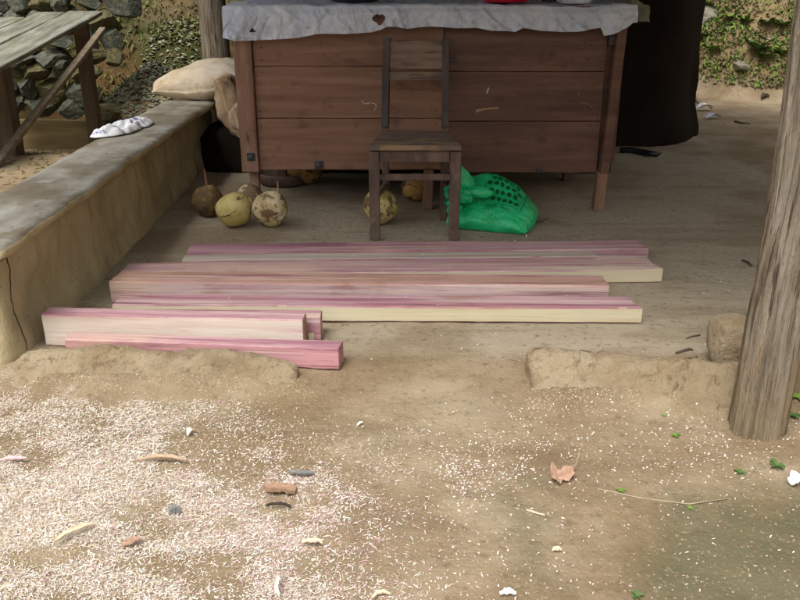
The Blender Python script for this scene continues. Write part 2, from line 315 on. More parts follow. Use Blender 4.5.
def lathe(prof, n=32, c=(0,0,0)):
    V, F = [], []
    for r, z in prof:
        for j in range(n):
            t = 2*math.pi*j/n; V.append(Vector((c[0]+r*math.cos(t), c[1]+r*math.sin(t), c[2]+z)))
    for k in range(len(prof)-1):
        for j in range(n): F.append((k*n+j, k*n+(j+1)%n, (k+1)*n+(j+1)%n, (k+1)*n+j))
    F.append(tuple(range(n-1, -1, -1))); F.append(tuple((len(prof)-1)*n+j for j in range(n)))
    return V, F

# ------------------------------------------------------------------ ground
def gh(x, y):
    """height of the ground"""
    z = 0.0
    # yard on the far side of the parapet
    left = sm(-1.5, -1.7, x)
    z += left*(.27*sm(6.1, 4.7, y))*sm(2.6, 3.4, y)
    # scree beside the stone pile
    d = math.hypot((x+2.05)/.62, (y-7.25)/.75)
    z += .55*max(0, 1-d)**.8 if d < 1 else 0
    # outside of the threshold the yard dips and undulates
    out = sm(2.62, 2.35, y)
    z -= .02*out
    z += .014*fb((x, y, 0), 2.2, 3, 3)*(.3+.7*out)
    z += (.0025+.0025*out)*fb((x, y, 0), 14, 5, 4)
    z += .034*math.exp(-((y-2.465)/.06)**2)*sm(-1.25,-1.1,x)*sm(-.22,-.38,x) + .045*math.exp(-((y-2.37)/.08)**2)*sm(.34,.5,x)*sm(1.3,1.1,x)
    # bank behind
    yb = 7.5 + 1.9*sm(-.9, 1.4, x) + .25*nz((x, 0, 0), 1.1, 9) - 1.3*sm(2.6, 4.6, x) - .6*sm(-2.6, -4, x)
    t = y-yb
    if t > 0:
        b = min(t*1.75, 2.6) if t < 1.6 else 2.6+(t-1.6)*.35
        z += b*(sm(0, .3, t)*.8+.2)
        z += .16*fb((x, y, z), 1.9, 2, 5)*sm(0, .5, t) + .06*fb((x, y, z), 7, 4, 3)*sm(0, .3, t)
    # unseen slopes added behind the camera and at both sides to block low sky light
    fr = max(0, -5.5-y+.4*nz((x, y, 0), .3, 2)); z += min(fr*.7, 3.5) + .25*fb((x, y, 0), .6, 6)*sm(0, 1.5, fr)
    rt = max(0, x-3.4-.25*max(0, y-5.5)-.3*max(0, -y)); z += (min(rt*1.3, 3.6) + .2*fb((x, y, 0), .8, 7)*sm(0, 1, rt))*sm(8.5, 7, y)
    lf = max(0, -x-6.5); z += min(lf*.8, 3)*sm(7, 5, y)
    # little rise right of the post
    z += .05*sm(1.15, 1.5, x)*sm(1.9, 2.3, y)*sm(3.2, 2.6, y)
    return z
def axis_vals(segs):
    out = []
    for a, b, s in segs:
        n = max(1, int(round((b-a)/s))); out += [a+(b-a)*k/n for k in range(n)]
    out.append(segs[-1][1]); return out
xs = axis_vals([(-60,-20,8),(-20,-8,.8),(-8,-4.2,.25),(-4.2,-2.2,.05),(-2.2,2.2,.022),(2.2,4.2,.045),(4.2,8,.25),(8,20,1.5),(20,60,8)])
ys = axis_vals([(-30,-10,2),(-10,.5,.4),(.5,1.1,.05),(1.1,2.9,.018),(2.9,4.8,.03),(4.8,7,.05),(7,10.6,.045),(10.6,14,.2),(14,30,1.5),(30,70,8)])
V = [(x, y, gh(x, y)) for y in ys for x in xs]
nx = len(xs)
F = [(j*nx+i, j*nx+i+1, (j+1)*nx+i+1, (j+1)*nx+i) for j in range(len(ys)-1) for i in range(nx-1)]
g = tag(link('ground', V, F, M['ground'], smooth=True), kind='structure')
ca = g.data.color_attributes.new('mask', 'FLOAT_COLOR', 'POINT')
buf = []
for x, y, z in V:
    inside = sm(2.5, 2.85, y)*sm(9.2, 6.8, y)*sm(-1.6, -1.5, x)*sm(2.6, 2.2, x)
    qx, qy = px_of(x, y)if y > .8 else (400+x*300, 700)
    moss = max(.85*sm(500, 740, qx)*sm(425, 520, qy), .42*sm(380, 560, qx)*sm(410, 500, qy)) + .95*sm(1.12, 1.3, x)*sm(1.7, 2.2, y)*sm(3.3, 2.8, y)  # last term paints the shade of the hollow behind the post
    bank = max(sm(.05, .35, z)*sm(6.4, 7.0, y), sm(.2, .8, z)*(y < -3 or abs(x) > 3.3))
    bank = max(bank, .5*sm(-1.5, -1.7, x)*sm(3, 4, y))
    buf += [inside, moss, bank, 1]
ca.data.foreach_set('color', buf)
def dens(qx, qy, x, y):
    # heap of shavings to the left, thinning to the right
    n1 = .5+.5*fb((x, y, 0), 3.4, 21, 5); n2 = .5+.5*nz((x, y, 0), 11, 22)
    left = sm(420, 215, qx + .6*(480-qy) + 60*(n1-.5))*(.42*sm(366, 385, qy)*sm(300,200,qx)+.58*sm(395, 475, qy+40*(n1-.5)))
    bare = 1-.8*math.exp(-((qx-45)/85)**2-((qy-552)/16)**2)-.7*math.exp(-((qx-60)/70)**2-((qy-597)/14)**2)-.75*math.exp(-((qx-235)/40)**2-((qy-555)/14)**2)
    d = left*bare*(.22+.95*sm(.36, .66, n1*.4+n2*.6))
    strip = math.exp(-((qy-(492-.24*(qx-340) if qx < 560 else 440))/30)**2)*sm(250, 320, qx)*sm(640, 480, qx)
    d += .20*strip*(.2+1.2*sm(.35, .65, n2))
    d += .014*sm(395, 425, qy)*(.3+1.4*n2) + .03*sm(470, 560, qy)*sm(620, 420, qx)
    d += .10*math.exp(-((qx-700)/75)**2-((qy-446)/24)**2)*(.2+1.6*n2)
    d += .06*math.exp(-((qx-580)/50)**2-((qy-400)/16)**2)
    return min(d, 1)
cb = g.data.color_attributes.new('mask_b', 'FLOAT_COLOR', 'POINT')
buf = []
for x, y, z in V:
    dd = 0
    if .9 < y < 2.7 and -2 < x < 1.6: dd = .75*sm(.1, .8, dens(*px_of(x, y), x, y))
    lb = sm(-.6, -1.2, x)*sm(6.8, 7.3, y)
    buf += [dd, lb, lb*(.5+.9*nz((x, y, z), 1.3, 8)), 1]
cb.data.foreach_set('color', buf)

# ------------------------------------------------------------------ house (dark wall behind the chest, unseen roof added to shade the porch)
house = empty('mud_house', (0.5, 6.5, 0), 'dark unlit mud walled house standing behind the chest, its corner right of it', 'house')
def hloc(o): o.parent = house; o.location = -house.location; return o
def wallfn(x0, x1, y0, y1, z0, z1, amp, seed):
    def fn(u, v, w):
        p = Vector((x0+(x1-x0)*(u+1)/2, y0+(y1-y0)*(v+1)/2, z0+(z1-z0)*(w+1)/2))
        p.x += amp*fb(p, 1.3, seed); p.y += amp*fb(p, 1.3, seed+1)
        return p
    return fn
def housefn(u, v, w):
    p = wallfn(-1.05, 2.36, 6.5, 8.4, -.1, 2.5, .05, 1)(u, v, w)
    k = max(0, p.x-1.86)/.48
    if v < 0: p.y += .42*min(1, k)**2.2
    foot = sm(.35, 0, p.z); p.y -= .07*foot*(v < 0)*(1-.5*min(1, k)); p.x += .05*foot*(u > 0)
    return p
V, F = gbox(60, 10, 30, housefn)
hloc(link('wall', V, F, M['shaded_mud'], smooth=True))
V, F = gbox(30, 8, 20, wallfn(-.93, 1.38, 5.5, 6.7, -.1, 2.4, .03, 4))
hloc(link('wall', V, F, M['shaded_mud'], smooth=True))  # extra wall added close behind the chest to darken the space below it
V, F = gbox(20, 24, 2, lambda u, v, w: Vector((.65+2.6*u, 4.45+2.62*v, 2.36+.12*w+.45*sm(-1, .3, v)*1.0 - .3*sm(.3, 1, v) - .35*sm(.1, 1, u) + .03*nz((u*3, v*3, w), 1, 2))))
hloc(link('shade_roof', V, F, M['thatch'], smooth=False))  # out of view, added and shaped to keep sky light off the floor

# ------------------------------------------------------------------ parapet wall on the left
wl = empty('parapet_wall', (-1.43, 4.3, 0), 'low ochre mud wall with grey cement top along the left of the floor', 'wall')
def rel(o, par): o.parent = par; o.location = -par.location; return o
def fnw(u, v, w):
    y = 4.305+1.705*v
    z = -.06 + .432*(w+1)/2
    xr = -1.325 + .012*math.sin(y*2.1) ; xl = -1.575
    p = Vector(((xl+xr)/2 + (xr-xl)/2*u, y, z))
    foot = sm(.14, 0, z)
    if u > .99: p.x += .022*foot*sm(-1, -.93, v) + .016*fb((y, z*1.6, 0), 3.2, 4, 4) + .006*nz((y*1, z*.3, 0), 16, 3)
    if v < -.99: p.y += .012*fb((p.x, z, 0), 6, 8) - .01*foot
    if u > .99 and v < -.99: p.x -= .012; p.y += .01
    return p
V, F = gbox(8, 130, 26, fnw)
rel(link('wall_body', V, F, M['mud'], smooth=True), wl)
def fnc(u, v, w):
    y = 4.305+1.74*v
    z = .397 + .028*w
    xr = -1.266 + .022*fb((y, 0, 0), 3, 11, 4) + .006*nz((y, 0, 0), 23, 2) + .03*sm(.6, 1, v)
    xl = -1.60 + .012*nz((y, 1, 0), 3, 2)
    x = (xl+xr)/2+(xr-xl)/2*u
    if u > .99 and w < 0: x -= .030+.018*nz((y, 0, 0), 11, 5)
    if v < -.99: y += .02*nz((x, 0, 0), 9, 3)
    if w > 0: z += .005*fb((x, y, 0), 5, 6) - .006*(abs(u) > .99)
    return Vector((x, y, z))
V, F = gbox(10, 150, 2, fnc)
co = rel(link('coping', V, F, [M['coping'], M['mud']], smooth=True), wl)
for f in co.data.polygons: f.material_index = 1 if f.normal.z < .6 else 0
# crack running down the near end
pts = []
zz = .37
while zz > .02:
    pts.append((zz, .012*math.sin(zz*23)+.009*nz((zz, 0, 0), 30, 2))); zz -= .012
V, F = [], []
for k, (z, dy) in enumerate(pts):
    y = 2.655+dy + (.37-z)*.03
    x = -1.318 + .010*sm(.14, 0, z) + .012
    wdt = .0015+.003*abs(nz((z, 0, 0), 22, 7))
    V += [(x, y-wdt, z), (x+.004, y, z), (x, y+wdt, z)]
for k in range(len(pts)-1):
    for j in range(2): F.append((3*k+j, 3*k+j+1, 3*k+4+j, 3*k+3+j))
rel(link('crack', V, F, M['crack']), wl)
# ledge at the far end of the wall, its near-black colour stands for deep shade
V, F = gbox(14, 14, 10, lambda u, v, w: Vector((-1.14, 5.8, .10)) + Vector((.20*u, .28*v, .17*w))*(1/ max(1, (u*u*u*u+v*v*v*v+w*w*w*w)**.25)) + Vector((.02*fb((u, v, w), 2, 5), .02*fb((u, v, w), 2, 6), .02*fb((u, v, w), 2, 7)*(w > 0))))
tag(link('shade_ledge', V, F, M['shaded_mud'], smooth=True), 'low mud ledge blackened for the deep shade beside the far end of the parapet, under the slumped sack', 'ledge')

# ------------------------------------------------------------------ mud sills across the entrance
def sill(name, x0, x1, yf, wdt, hgt, label, slope, seed, a, nxs=110):
    def fn(u, v, w):
        s = (u+1)/2; x = x0+(x1-x0)*s; yy = yf(x)
        endt = min(1, (1-abs(u))*(x1-x0)/2/(.09 if x0 < 0 else .05)); endr = math.sqrt(max(0, 1-(1-endt)**2))
        ww = wdt*(.72+.28*endr)*(1+.12*nz((x, 0, 0), 5, seed)); hh = hgt*(.55+.45*endr)*(1+.14*nz((x, 0, 0), 6, seed+1)+.05*nz((x,0,0), 22, seed))
        hh *= 1-.25*sm(.55, 1, u)*(x0 < 0)
        t = (w+1)/2
        # cross-section: rounded top, slope towards the camera
        yo = v*ww/2*(1 - .30*t**2)*(1 if v > 0 else 1)
        z = -.06 + (hh+.06)*t*(1-.20*abs(v)**3)
        if v < 0: yo += v*slope*(1-t)**2*(1+.5*nz((x, 0, 0), 7, seed+9))
        p = Vector((x, yy+yo, z))
        p += Vector((a*fb(p, 9, seed)*.6, a*fb(p, 7, seed+2), a*.7*fb(p, 8, seed+3)))
        if v < .3: cav = sm(.15, .5, fb((p.x, p.z*1.6, 3), 11, seed+20))*(x0 > 0); p.y += .014*cav; p.z -= .004*cav
        cr = 1-min(1, abs(nz((p.x*.8, p.z*2.2, 1), 9, seed+6))*14); p.y += .010*cr*(v < .2)*(x0 > 0)*sm(.55, .8, x)
        p += Vector((0, .004*fb(p, 26, seed+2), .003*fb(p, 34, seed+5)))
        return p
    V, F = gbox(nxs*2, 20, 14, fn)
    return tag(link(name, V, F, M['sill'], smooth=True), label, 'sill')
sill('mud_sill', -1.27, -.335, lambda x: 2.525+.012*math.sin(x*5)+.02*(x+.3)*-1-.02*sm(-.6,-.3,x), .12, .082, 'low rounded mud sill across the left of the entrance, in front of the short timbers', .12, 3, .012)
sill('mud_sill', .42, 1.12, lambda x: 2.515-.11*(x-.42)/.7, .175, .098, 'thicker mud sill on the right of the entrance, reaching to the round lump', .20, 14, .018)
def lumpfn(u, v, w):
    d = Vector((u, v, w)); s = d.normalized(); p = s.lerp(d*.8, .35)
    p = Vector((p.x*.085, p.y*.09, p.z*.10))
    return p*(1+.12*fb(p*9, 1, 3)) + Vector((1.105, 2.57, .105))
V, F = gbox(18, 18, 18, lumpfn)
tag(link('mud_lump', V, F, M['sill'], smooth=True), 'round boulder like mud lump at the right end of the sill beside the post', 'mud lump')

# ------------------------------------------------------------------ roof posts
def post(name, base, top, r0, r1, label, seed, n=72, m=110, amp=1, stain=.6):
    base, top = Vector(base), Vector(top); V, F = [], []
    for k in range(m+1):
        t = k/m; c = base.lerp(top, t) + Vector((.012*nz((0, 0, t*4), 1, seed), .01*nz((3, 0, t*4), 1, seed), 0))
        r = r0+(r1-r0)*t
        for j in range(n):
            a = 2*math.pi*j/n; q = Vector((math.cos(a), math.sin(a), 0))
            zz = t*(top-base).length
            groove = abs(nz((q.x*3.2, q.y*3.2, zz*.8), 1, seed))
            rr = r*(1 + .16*amp*nz((q.x*1.1, q.y*1.1, zz*1.5), 1, seed+2) + .05*amp*nz((q.x*2.5, q.y*2.5, zz*5), 1, seed+4) + .15*amp*(sm(0, .2, groove)-1) - .12*amp*sm(.45, .6, nz((q.x*2, q.y*2, zz*2.2), 1, seed+9)) + .05*amp*nz((q.x*9, q.y*9, zz*3), 1, seed+5))
            if t < .06: rr *= 1+.05*(1-t/.06)
            V.append(c + q*rr)
    for k in range(m):
        for j in range(n): F.append((k*n+j, k*n+(j+1)%n, (k+1)*n+(j+1)%n, (k+1)*n+j))
    F.append(tuple(range(n-1, -1, -1))); F.append(tuple(m*n+j for j in range(n)))
    o = link(name, V, F, M['post'], smooth=True)
    ca = o.data.color_attributes.new('mask', 'FLOAT_COLOR', 'POINT'); b = []
    for v in V: b += [stain*sm(.45, .05, v[2]), 0, 0, 1]
    ca.data.foreach_set('color', b)
    return tag(o, label, 'post')
post('wooden_post', (1.062, 2.20, -.06), (1.082, 2.22, 2.12), .079, .083, 'thick weathered grooved tree trunk post in the right foreground', 3)
post('wooden_post', P(226, 130, 6.25)*Vector((1,1,0)) + Vector((0,0,-.05)) if False else (-1.30, 6.22, -.05), (-1.33, 6.22, 2.3), .10, .095, 'pale tree trunk post behind the cream sack at the far end of the wall', 8, 32, 40, .5, 0)

# ------------------------------------------------------------------ sawn timbers on the floor
seedn = [20]
def beam(pL, pR, wid, hei, z0, kinds, label, skew=(0, 0), cut=(0,0)):
    """pL,pR: front bottom edge ends (x,y); width runs back (+y)"""
    seedn[0] += 1; s = seedn[0]
    wid -= .010
    a, b = Vector((*pL, 0)), Vector((*pR, 0)); d = (b-a); Lh = d.length/2; ang = math.atan2(d.y, d.x)
    L = [edgy(60, Lh, .004), edgy(4, wid/2, .005), edgy(3, hei/2, .005)]
    def fn(u, v, w_):
        p = Vector((u*Lh, v*wid/2, w_*hei/2)); ev = abs(v) > .999; ew = abs(w_) > .999; eu = abs(u) > .999
        c = .001+.006*abs(nz(p, 13, s))
        if ev and ew: p.y -= math.copysign(c, v); p.z -= math.copysign(c, w_)
        if eu and (ev or ew): p.x -= math.copysign(.002, u)
        if eu: p.x += skew[0 if u < 0 else 1]*v*wid/2
        p.y += .008*nz((p.x, 0, 0), 1.7, s) + .003*nz(p, 9, s); p.z += (.002*nz((p.x, v, 0), 1.6, s+3)+.0012*nz(p, 9, s+1))*(w_ > -.5)
        return p
    V, F = gbox(*L, fn)
    mats = [lumber('%s_timber_%s' % (k, s), k, s*1.7) for k in kinds]
    o = link('sawn_timber', V, F, mats)
    mi = []
    for f in o.data.polygons:
        n = f.normal
        mi.append(1 if n.y < -.975 else (2 if abs(n.x) > .7 else 0) if len(mats) > 2 else 1 if n.y < -.975 else 0)
    o.data.polygons.foreach_set('material_index', mi)
    o.location = ((a.x+b.x)/2 - math.sin(ang)*wid/2, (a.y+b.y)/2 + math.cos(ang)*wid/2, z0+hei/2); o.rotation_euler.z = ang
    return tag(o, label, 'timber', 'pink and cream sawn timbers laid on the floor')
def xat(px, Y, z):   # sideways position seen at pixel column px for a point at (Y,z)
    return (px-400)/FPX*(Y*math.cos(PITCH)+(CAMH-z)*math.sin(PITCH))
gz = .003
beam((xat(60,2.60,.08), 2.635), (xat(340,2.56,.04), 2.555), .075, .078, gz, ['pink','rose','rose'], 'short pink timber nearest the camera, partly behind the left mud sill', (0,.1))
beam((xat(40,2.74,.12), 2.745), (xat(303,2.70,.12), 2.69), .085, .122, gz, ['pink','pale','tan'], 'tall short timber with pale cream front face behind the nearest one')
t7 = beam((xat(82,2.82,.08), 2.805), (xat(321,2.81,.09), 2.795), .075, .095, gz, ['mix','pink','mix'], 'short notched pink timber squeezed behind the cream faced one, its end sticking out')
V, F = plank((0, 0, 0), (.022, .006, .026), 2, 0, .002)
o = link('notch', V, F, lumber('notch_cream', 'cream', 3), t7); o.location = ((xat(321,2.81,.09)-xat(82,2.82,.08))/2-.036, -.04, -.028)
beam((xat(112,2.99,.06), 2.985), (xat(636,2.96,.03), 2.955), .135, .062, gz, ['pink','cream','cream'], 'long timber with pale yellow front face, nearest of the long ones', (0, -.35))
beam((xat(112,3.18,.06), 3.165), (xat(608,3.12,.06), 3.112), .135, .092, gz, ['tan','mauve','brown'], 'long timber with brownish top, second from the front among the long ones', (.1, -.05))
beam((xat(119,3.33,.06), 3.335), (xat(655,3.44,.03), 3.40), .16, .062, gz, ['mix','cream','cream'], 'longest timber reaching farthest right, with pale front edge at its right end', (0, -.3))
beam((xat(181,3.52,.06), 3.535), (xat(597,3.58,.06), 3.585), .088, .06, gz, ['grey','pink','pink'], 'thin timber with pale greyish top wedged before the rearmost one', (0, -.4))
beam((xat(187,3.66,.06), 3.64), (xat(648,3.66,.06), 3.69), .14, .06, gz, ['pink','pink','pink'], 'rearmost pink timber just in front of the chair legs', (0, -.2))
V, F = plank((0,0,0), (.24,.07,.052), 4, 0, .004)
o = link('sawn_timber', V, F, lumber('offcut', 'pink', 77)); o.location = (xat(620,3.62,.06), 3.60, .03); o.rotation_euler.z = -.03
tag(o, 'short purple offcut wedged at the right end between the two rearmost timbers', 'timber', 'pink and cream sawn timbers laid on the floor')

# ------------------------------------------------------------------ wooden chest
CY = 4.60
chest = empty('wooden_chest', (0.1, CY+.35, 0), 'large reddish brown wooden chest on short legs behind the chair', 'chest')
def zc(py, Y=CY): return P(400, py, Y).z
def xc(px, py=100, Y=CY): return P(px, py, Y).x
zt, zb = 1.055, zc(171)
XL, XR = xc(234, 60), xc(629, 60)
def part(name, vf, m, par, **k): 
    return rel(link(name, vf[0], vf[1], m, **k), par)
pw = .105
part('corner_post', plank((XL+pw/2-.004, CY+.022, (zb-.004+zt)/2), (pw-.01, .05, zt-zb+.008), 20, 2, .004, .004, 1), M['chest_post'], chest)
# right post leans slightly, in the wood darkened for the shaded side
V, F = bar((xc(598,170)+.03, CY+.02, zb-.01), (XR-.055, CY+.02, zt), .115, .05, 2, 14, .004, .004)
part('corner_post', (V, F), M['chest_shaded'], chest)
xm = xc(443, 100)
rowsL = [(zb, zc(119)), (zc(119), zc(67)), (zc(67), zt-.01)]
rowsR = [(zb-.015, zc(122)), (zc(122), zc(72)), (zc(72), zt-.01)]
for k, (a, b) in enumerate(rowsL):
    part('plank', plank(((XL+pw+xm)/2-.004, CY+.032+.002*k, (a+b)/2), (xm-(XL+pw)-.003+.008, .022, b-a-.0035), 16, 0, .002, .002, 10+k), M['chest'], chest)
for k, (a, b) in enumerate(rowsR):
    xr = XR-.115
    part('plank', plank(((xm+xr)/2, CY+.032+.002*k, (a+b)/2), (xr-xm-.003, .022, b-a-.0035), 16, 0, .002, .002, 20+k), M['chest_shaded'], chest)  # right half darker: fall-off of the light from the left, in the colour
# inner carcass (sides, back, floor) and lid
part('carcass', plank(((XL+XR)/2, CY+.42, (zt+zb)/2+.01), (XR-XL-.03, .74, zt-zb-.06), 6, 0, .004, .003, 5), M['chest_shaded'], chest)
part('lid', plank(((XL+XR)/2, CY+.40, zt+.012), (XR-XL+.03, .86, .024), 8, 0, .004, .003, 6), M['chest'], chest)
for (px, yy, wx, pz, mm) in ((256, CY+.10, .055, 170, 'chest_post'), (428.5, CY+.03, .058, 175, 'chest_post'), (599.5, CY+.0, .075, 176, 'chest_post')):
    x = P(px, 195, yy).x
    top = zb+.0
    V, F = bar((x-.006, yy, 0), (x, yy, top), wx, .055, int(px), 6, .004, .003)
    part('leg', (V, F), M[mm], chest)
for px in (262, 596):
    x = xc(px, 150); part('leg', bar((x, CY+.72, 0), (x, CY+.72, zb), .06, .055, int(px)+1), M['chest_shaded'], chest)
for (px, py, sw, sh) in ((251,157,8,8), (318.5,166,9,8), (604.5,158,9,9), (614,40,9,9), (452,60,8,5)):
    p = P(px, py, CY-.006)
    part('metal_plate', plank((p.x, CY-.004 if px in (251,604.5,614) else CY+.018, p.z), (sw/846*4.75, .006, sh/846*4.75), 2, 0, .001, .001, int(px)), M['iron'], chest)
for px, py in ((539,171), (318.5,166), (251,157)):
    p = P(px, py, CY); V, F = lathe([(.016,0),(.016,.006),(.009,.011),(.001,.012)], 14)
    V = [Vector((v.x, -v.z, v.y)) + Vector((p.x, CY+(.018 if px > 260 else -.006)-.002, p.z)) for v in V]
    part('bolt', (V, F), M['iron'], chest)
rn = random.Random(3)
for px in (262, 436, 450, 590):
    for py in (47, 60, 74, 110, 126, 160):
        p = P(px+rn.uniform(-2, 2), py+rn.uniform(-2, 2), CY+.018); n_ = len(bpy.data.objects)
        V, F = lathe([(.0045,0),(.0035,.002),(.0005,.003)], 8); V = [Vector((v.x, -v.z, v.y)) + Vector((p.x, CY+.0205, p.z)) for v in V]
        part('nail_head', (V, F), M['iron'], chest)
def scribble(pts, wd, m):
    V, F = [], []
    P3 = [P(a, b, CY) for a, b in pts]
    for k, p in enumerate(P3):
        d = (P3[min(k+1, len(P3)-1)]-P3[max(k-1, 0)]).normalized(); n = Vector((-d.z, 0, d.x))*wd*(.6+.8*random.random())
        V += [Vector((p.x, CY+.0175, p.z))+n, Vector((p.x, CY+.0175, p.z))-n]
    for k in range(len(P3)-1): F.append((2*k, 2*k+1, 2*k+3, 2*k+2))
    part('chalk_mark', (V, F), m, chest)
scribble([(361,101),(364,104),(368,104),(371,103),(376,105),(376,108),(374,111)], .0035, M['chalk'])
scribble([(354,95),(356,92),(362,89),(366,92),(368,98),(360,95),(356,97)], .0014*1.3, M['chalk_faint'])
scribble([(320,42),(322,44),(320,45),(325,46),(324,42)], .0012*1.3, M['chalk_faint'])
scribble([(489,88),(488,91),(487,94)], .004, M['chalk'])
scribble([(476,112),(482,110),(490,109),(499,108.5)], .007, M['scar'])
scribble([(545,60),(548,50),(553,42),(560,46),(556,54),(562,60),(572,62)], .0011*1.3, M['chalk_faint'])
scribble([(575,78),(580,90),(578,102),(590,105),(596,112),(594,124)], .0014*1.3, M['chalk_faint'])
scribble([(510,50),(522,56),(530,48),(524,42)], .0009*1.3, M['chalk_faint'])

# plastic sheet over the lid, hanging down the front
edge = [(227,37),(238,40),(255,39.5),(285,38),(300,37),(320,33),(345,33),(372,31.5),(381,29),(387,26),(396,26),(408,28),(425,26),(440,26),(455,27.5),(475,27),(490,30),(505,30),(513,31),(521,27),(540,30),(560,31),(575,31),(590,28),(598,27),(602,35),(606,34),(614,31),(624,26),(629,22)]
def edge_z(x):
    q = 400 + x/ (CY*math.cos(PITCH)+.3*math.sin(PITCH))*FPX
    for k in range(len(edge)-1):
        if edge[k][0] <= q <= edge[k+1][0]:
            t = (q-edge[k][0])/(edge[k+1][0]-edge[k][0]); return zc(edge[k][1]+t*(edge[k+1][1]-edge[k][1]))
    return zc(edge[0][1] if q < 227 else 22)
nu, nb, nd = 420, 26, 44
x0s, x1s = XL-.035, XR+.012
V, F = [], []
for i in range(nu+1):
    x = x0s+(x1s-x0s)*i/nu; ez = edge_z(x)
    for j in range(nb+nd+1):
        if j <= nb:
            t = j/nb; y = CY+.80-(.80+.035)*t; z = zt+.030+.010*fb((x, y, 0), 6, 2)+.006*abs(nz((x, y, 0), 16, 3))
            if j == nb: z -= .006
        else:
            t = (j-nb)/nd; z = (zt+.020)*(1-t) + ez*t
            y = CY-.035 - .012*sm(0, .3, t) + (.020*fb((x*1.3, z*1.0, 0), 7, 5) - .013*(1-min(1, abs(nz((x+z*.8, z*.6, 0), 7, 14))*5)) + .009*(1-min(1, abs(nz((x-z*.5, z*.7, 0), 12, 24))*5)))*(.25+.75*t) + .006*nz((x, z*.8, 0), 30, 4)*t - .02*t
            y = min(y, CY-.008)
        V.append(Vector((x + .006*nz((x, y, z), 9, 3), y, z)))
s = nb+nd+1
for i in range(nu):
    for j in range(nb+nd):
        if j > nb:
            c = V[i*s+j]; qx, qy = px_of(c.x, c.y, c.z)
            if (abs(qx-379)/6.5)**2 + (abs(qy-19)/5.5)**2 < 1+.7*nz((qx*.25, qy*.25, 0), 1, 1): continue
            if abs(qx-252) < (qy-27)*.75 and 27 < qy < 31.5: continue
        F.append((i*s+j, i*s+j+1, (i+1)*s+j+1, (i+1)*s+j))
tag(link('plastic_sheet', V, F, M['plastic'], smooth=True), 'wrinkled translucent bluish plastic sheet with torn holes hanging over the chest front', 'plastic sheet')
# darker folded cover hanging over the right end
V, F = gbox(16, 14, 8, lambda u, v, w: Vector((XR+.035+.05*u+.01*nz((u,v,w),2,1), CY+.36+.36*v, 1.075+.052*w*(1-.3*abs(u))-.02*(u+1)*1 + .02*fb((u*1.5, v*3, w), 1, 3))))
tag(link('folded_cover', V, F, M['tarp'], smooth=True), 'crumpled olive grey cover hanging over the right end of the chest top', 'cover')

# things on the chest top
top = zt+.036
bx = P(506, 8, CY+.17).x
bowl = empty('bowl', (bx, CY+.19, top), 'bright red plastic bowl on the right half of the chest top', 'bowl')
V, F = lathe([(.105,0),(.118,.004),(.13,.03),(.14,.075),(.15,.10),(.147,.10),(.137,.075),(.126,.03),(.11,.009),(.001,.008)], 48)
link('bowl_body', V, F, M['red'], bowl, smooth=True)
V, F = lathe([(.147,.094),(.158,.094),(.160,.099),(.156,.104),(.147,.104)], 48); F = F[:-2] + [(4*48+j, 4*48+(j+1)%48, (j+1)%48, j) for j in range(48)]
link('rim', V, F, M['red'], bowl, smooth=True)
px_ = P(354, 2, CY+.2).x
pan = empty('pan', (px_, CY+.25, top), 'wide black pan on the left half of the chest top', 'pan')
V, F = lathe([(.10,0),(.128,.006),(.15,.05),(.153,.07),(.149,.07),(.145,.05),(.124,.012),(.001,.010)], 40)
link('pan_body', V, F, M['pan'], pan, smooth=True)
V, F = tube([(.148,0,.06),(.185,0,.068),(.19,.03,.07),(.148,.04,.06)], .006, 6); link('handle', V, F, M['pan'], pan)
V, F = plank((0,0,0), (.17,.06,.012), 6, 0, .003, .003, 4)
p = P(560, 3, CY+.12); o = link('knife_sheath', V, F, M['pan']); o.location = (p.x, CY+.17, top+.010); o.rotation_euler.z = .25
tag(o, 'flat dark strip lying on the chest top right of the red bowl', 'strip')
V, F = gbox(8,8,4, lambda u,v,w: Vector((.07*u, .05*v, .016*w+.016))*(1+.3*fb((u,v,w),1.3,2)))
o = link('plastic_scrap', V, F, M['plastic']); o.location = (P(575,7,CY+.05).x, CY+.08, top-.002); tag(o, 'small crumpled clear plastic scrap near the right end of the chest top', 'scrap')

# ------------------------------------------------------------------ chair
YF, YR = 4.02, 4.39
chair = empty('wooden_chair', (P(415,238,YF).x, (YF+YR)/2, 0), 'old dark wooden chair with open back standing in front of the chest', 'chair')
sz = .462
def cx(px, z, Y): return (px-400)/FPX*(Y*math.cos(PITCH)+(CAMH-z)*math.sin(PITCH))
fl, fr = cx(374.5, .2, YF), cx(454.5, .2, YF)
rl, rr_ = cx(385.5, .3, YR), cx(444, .3, YR)
lw = .052
for x, n in ((fl, 1), (fr, 2)):
    part('front_leg', bar((x, YF+.02, 0), (x, YF+.02, sz-.02), lw, .045, n, 8, .004, .003), M['chair'], chair)
for x, n, tx in ((rl, 3, cx(387, .9, YR+.05)), (rr_, 4, cx(446, .9, YR+.05))):
    a = bar((x, YR, 0), (x, YR, sz+.03), .036, .042, n, 6, .003, .003)
    b = bar((x, YR, sz+.03), (tx, YR+.06, .935), .036, .036, n+9, 6, .003, .003)
    part('rear_leg', a, M['chair'], chair); part('back_post', b, M['chair_dark'], chair)
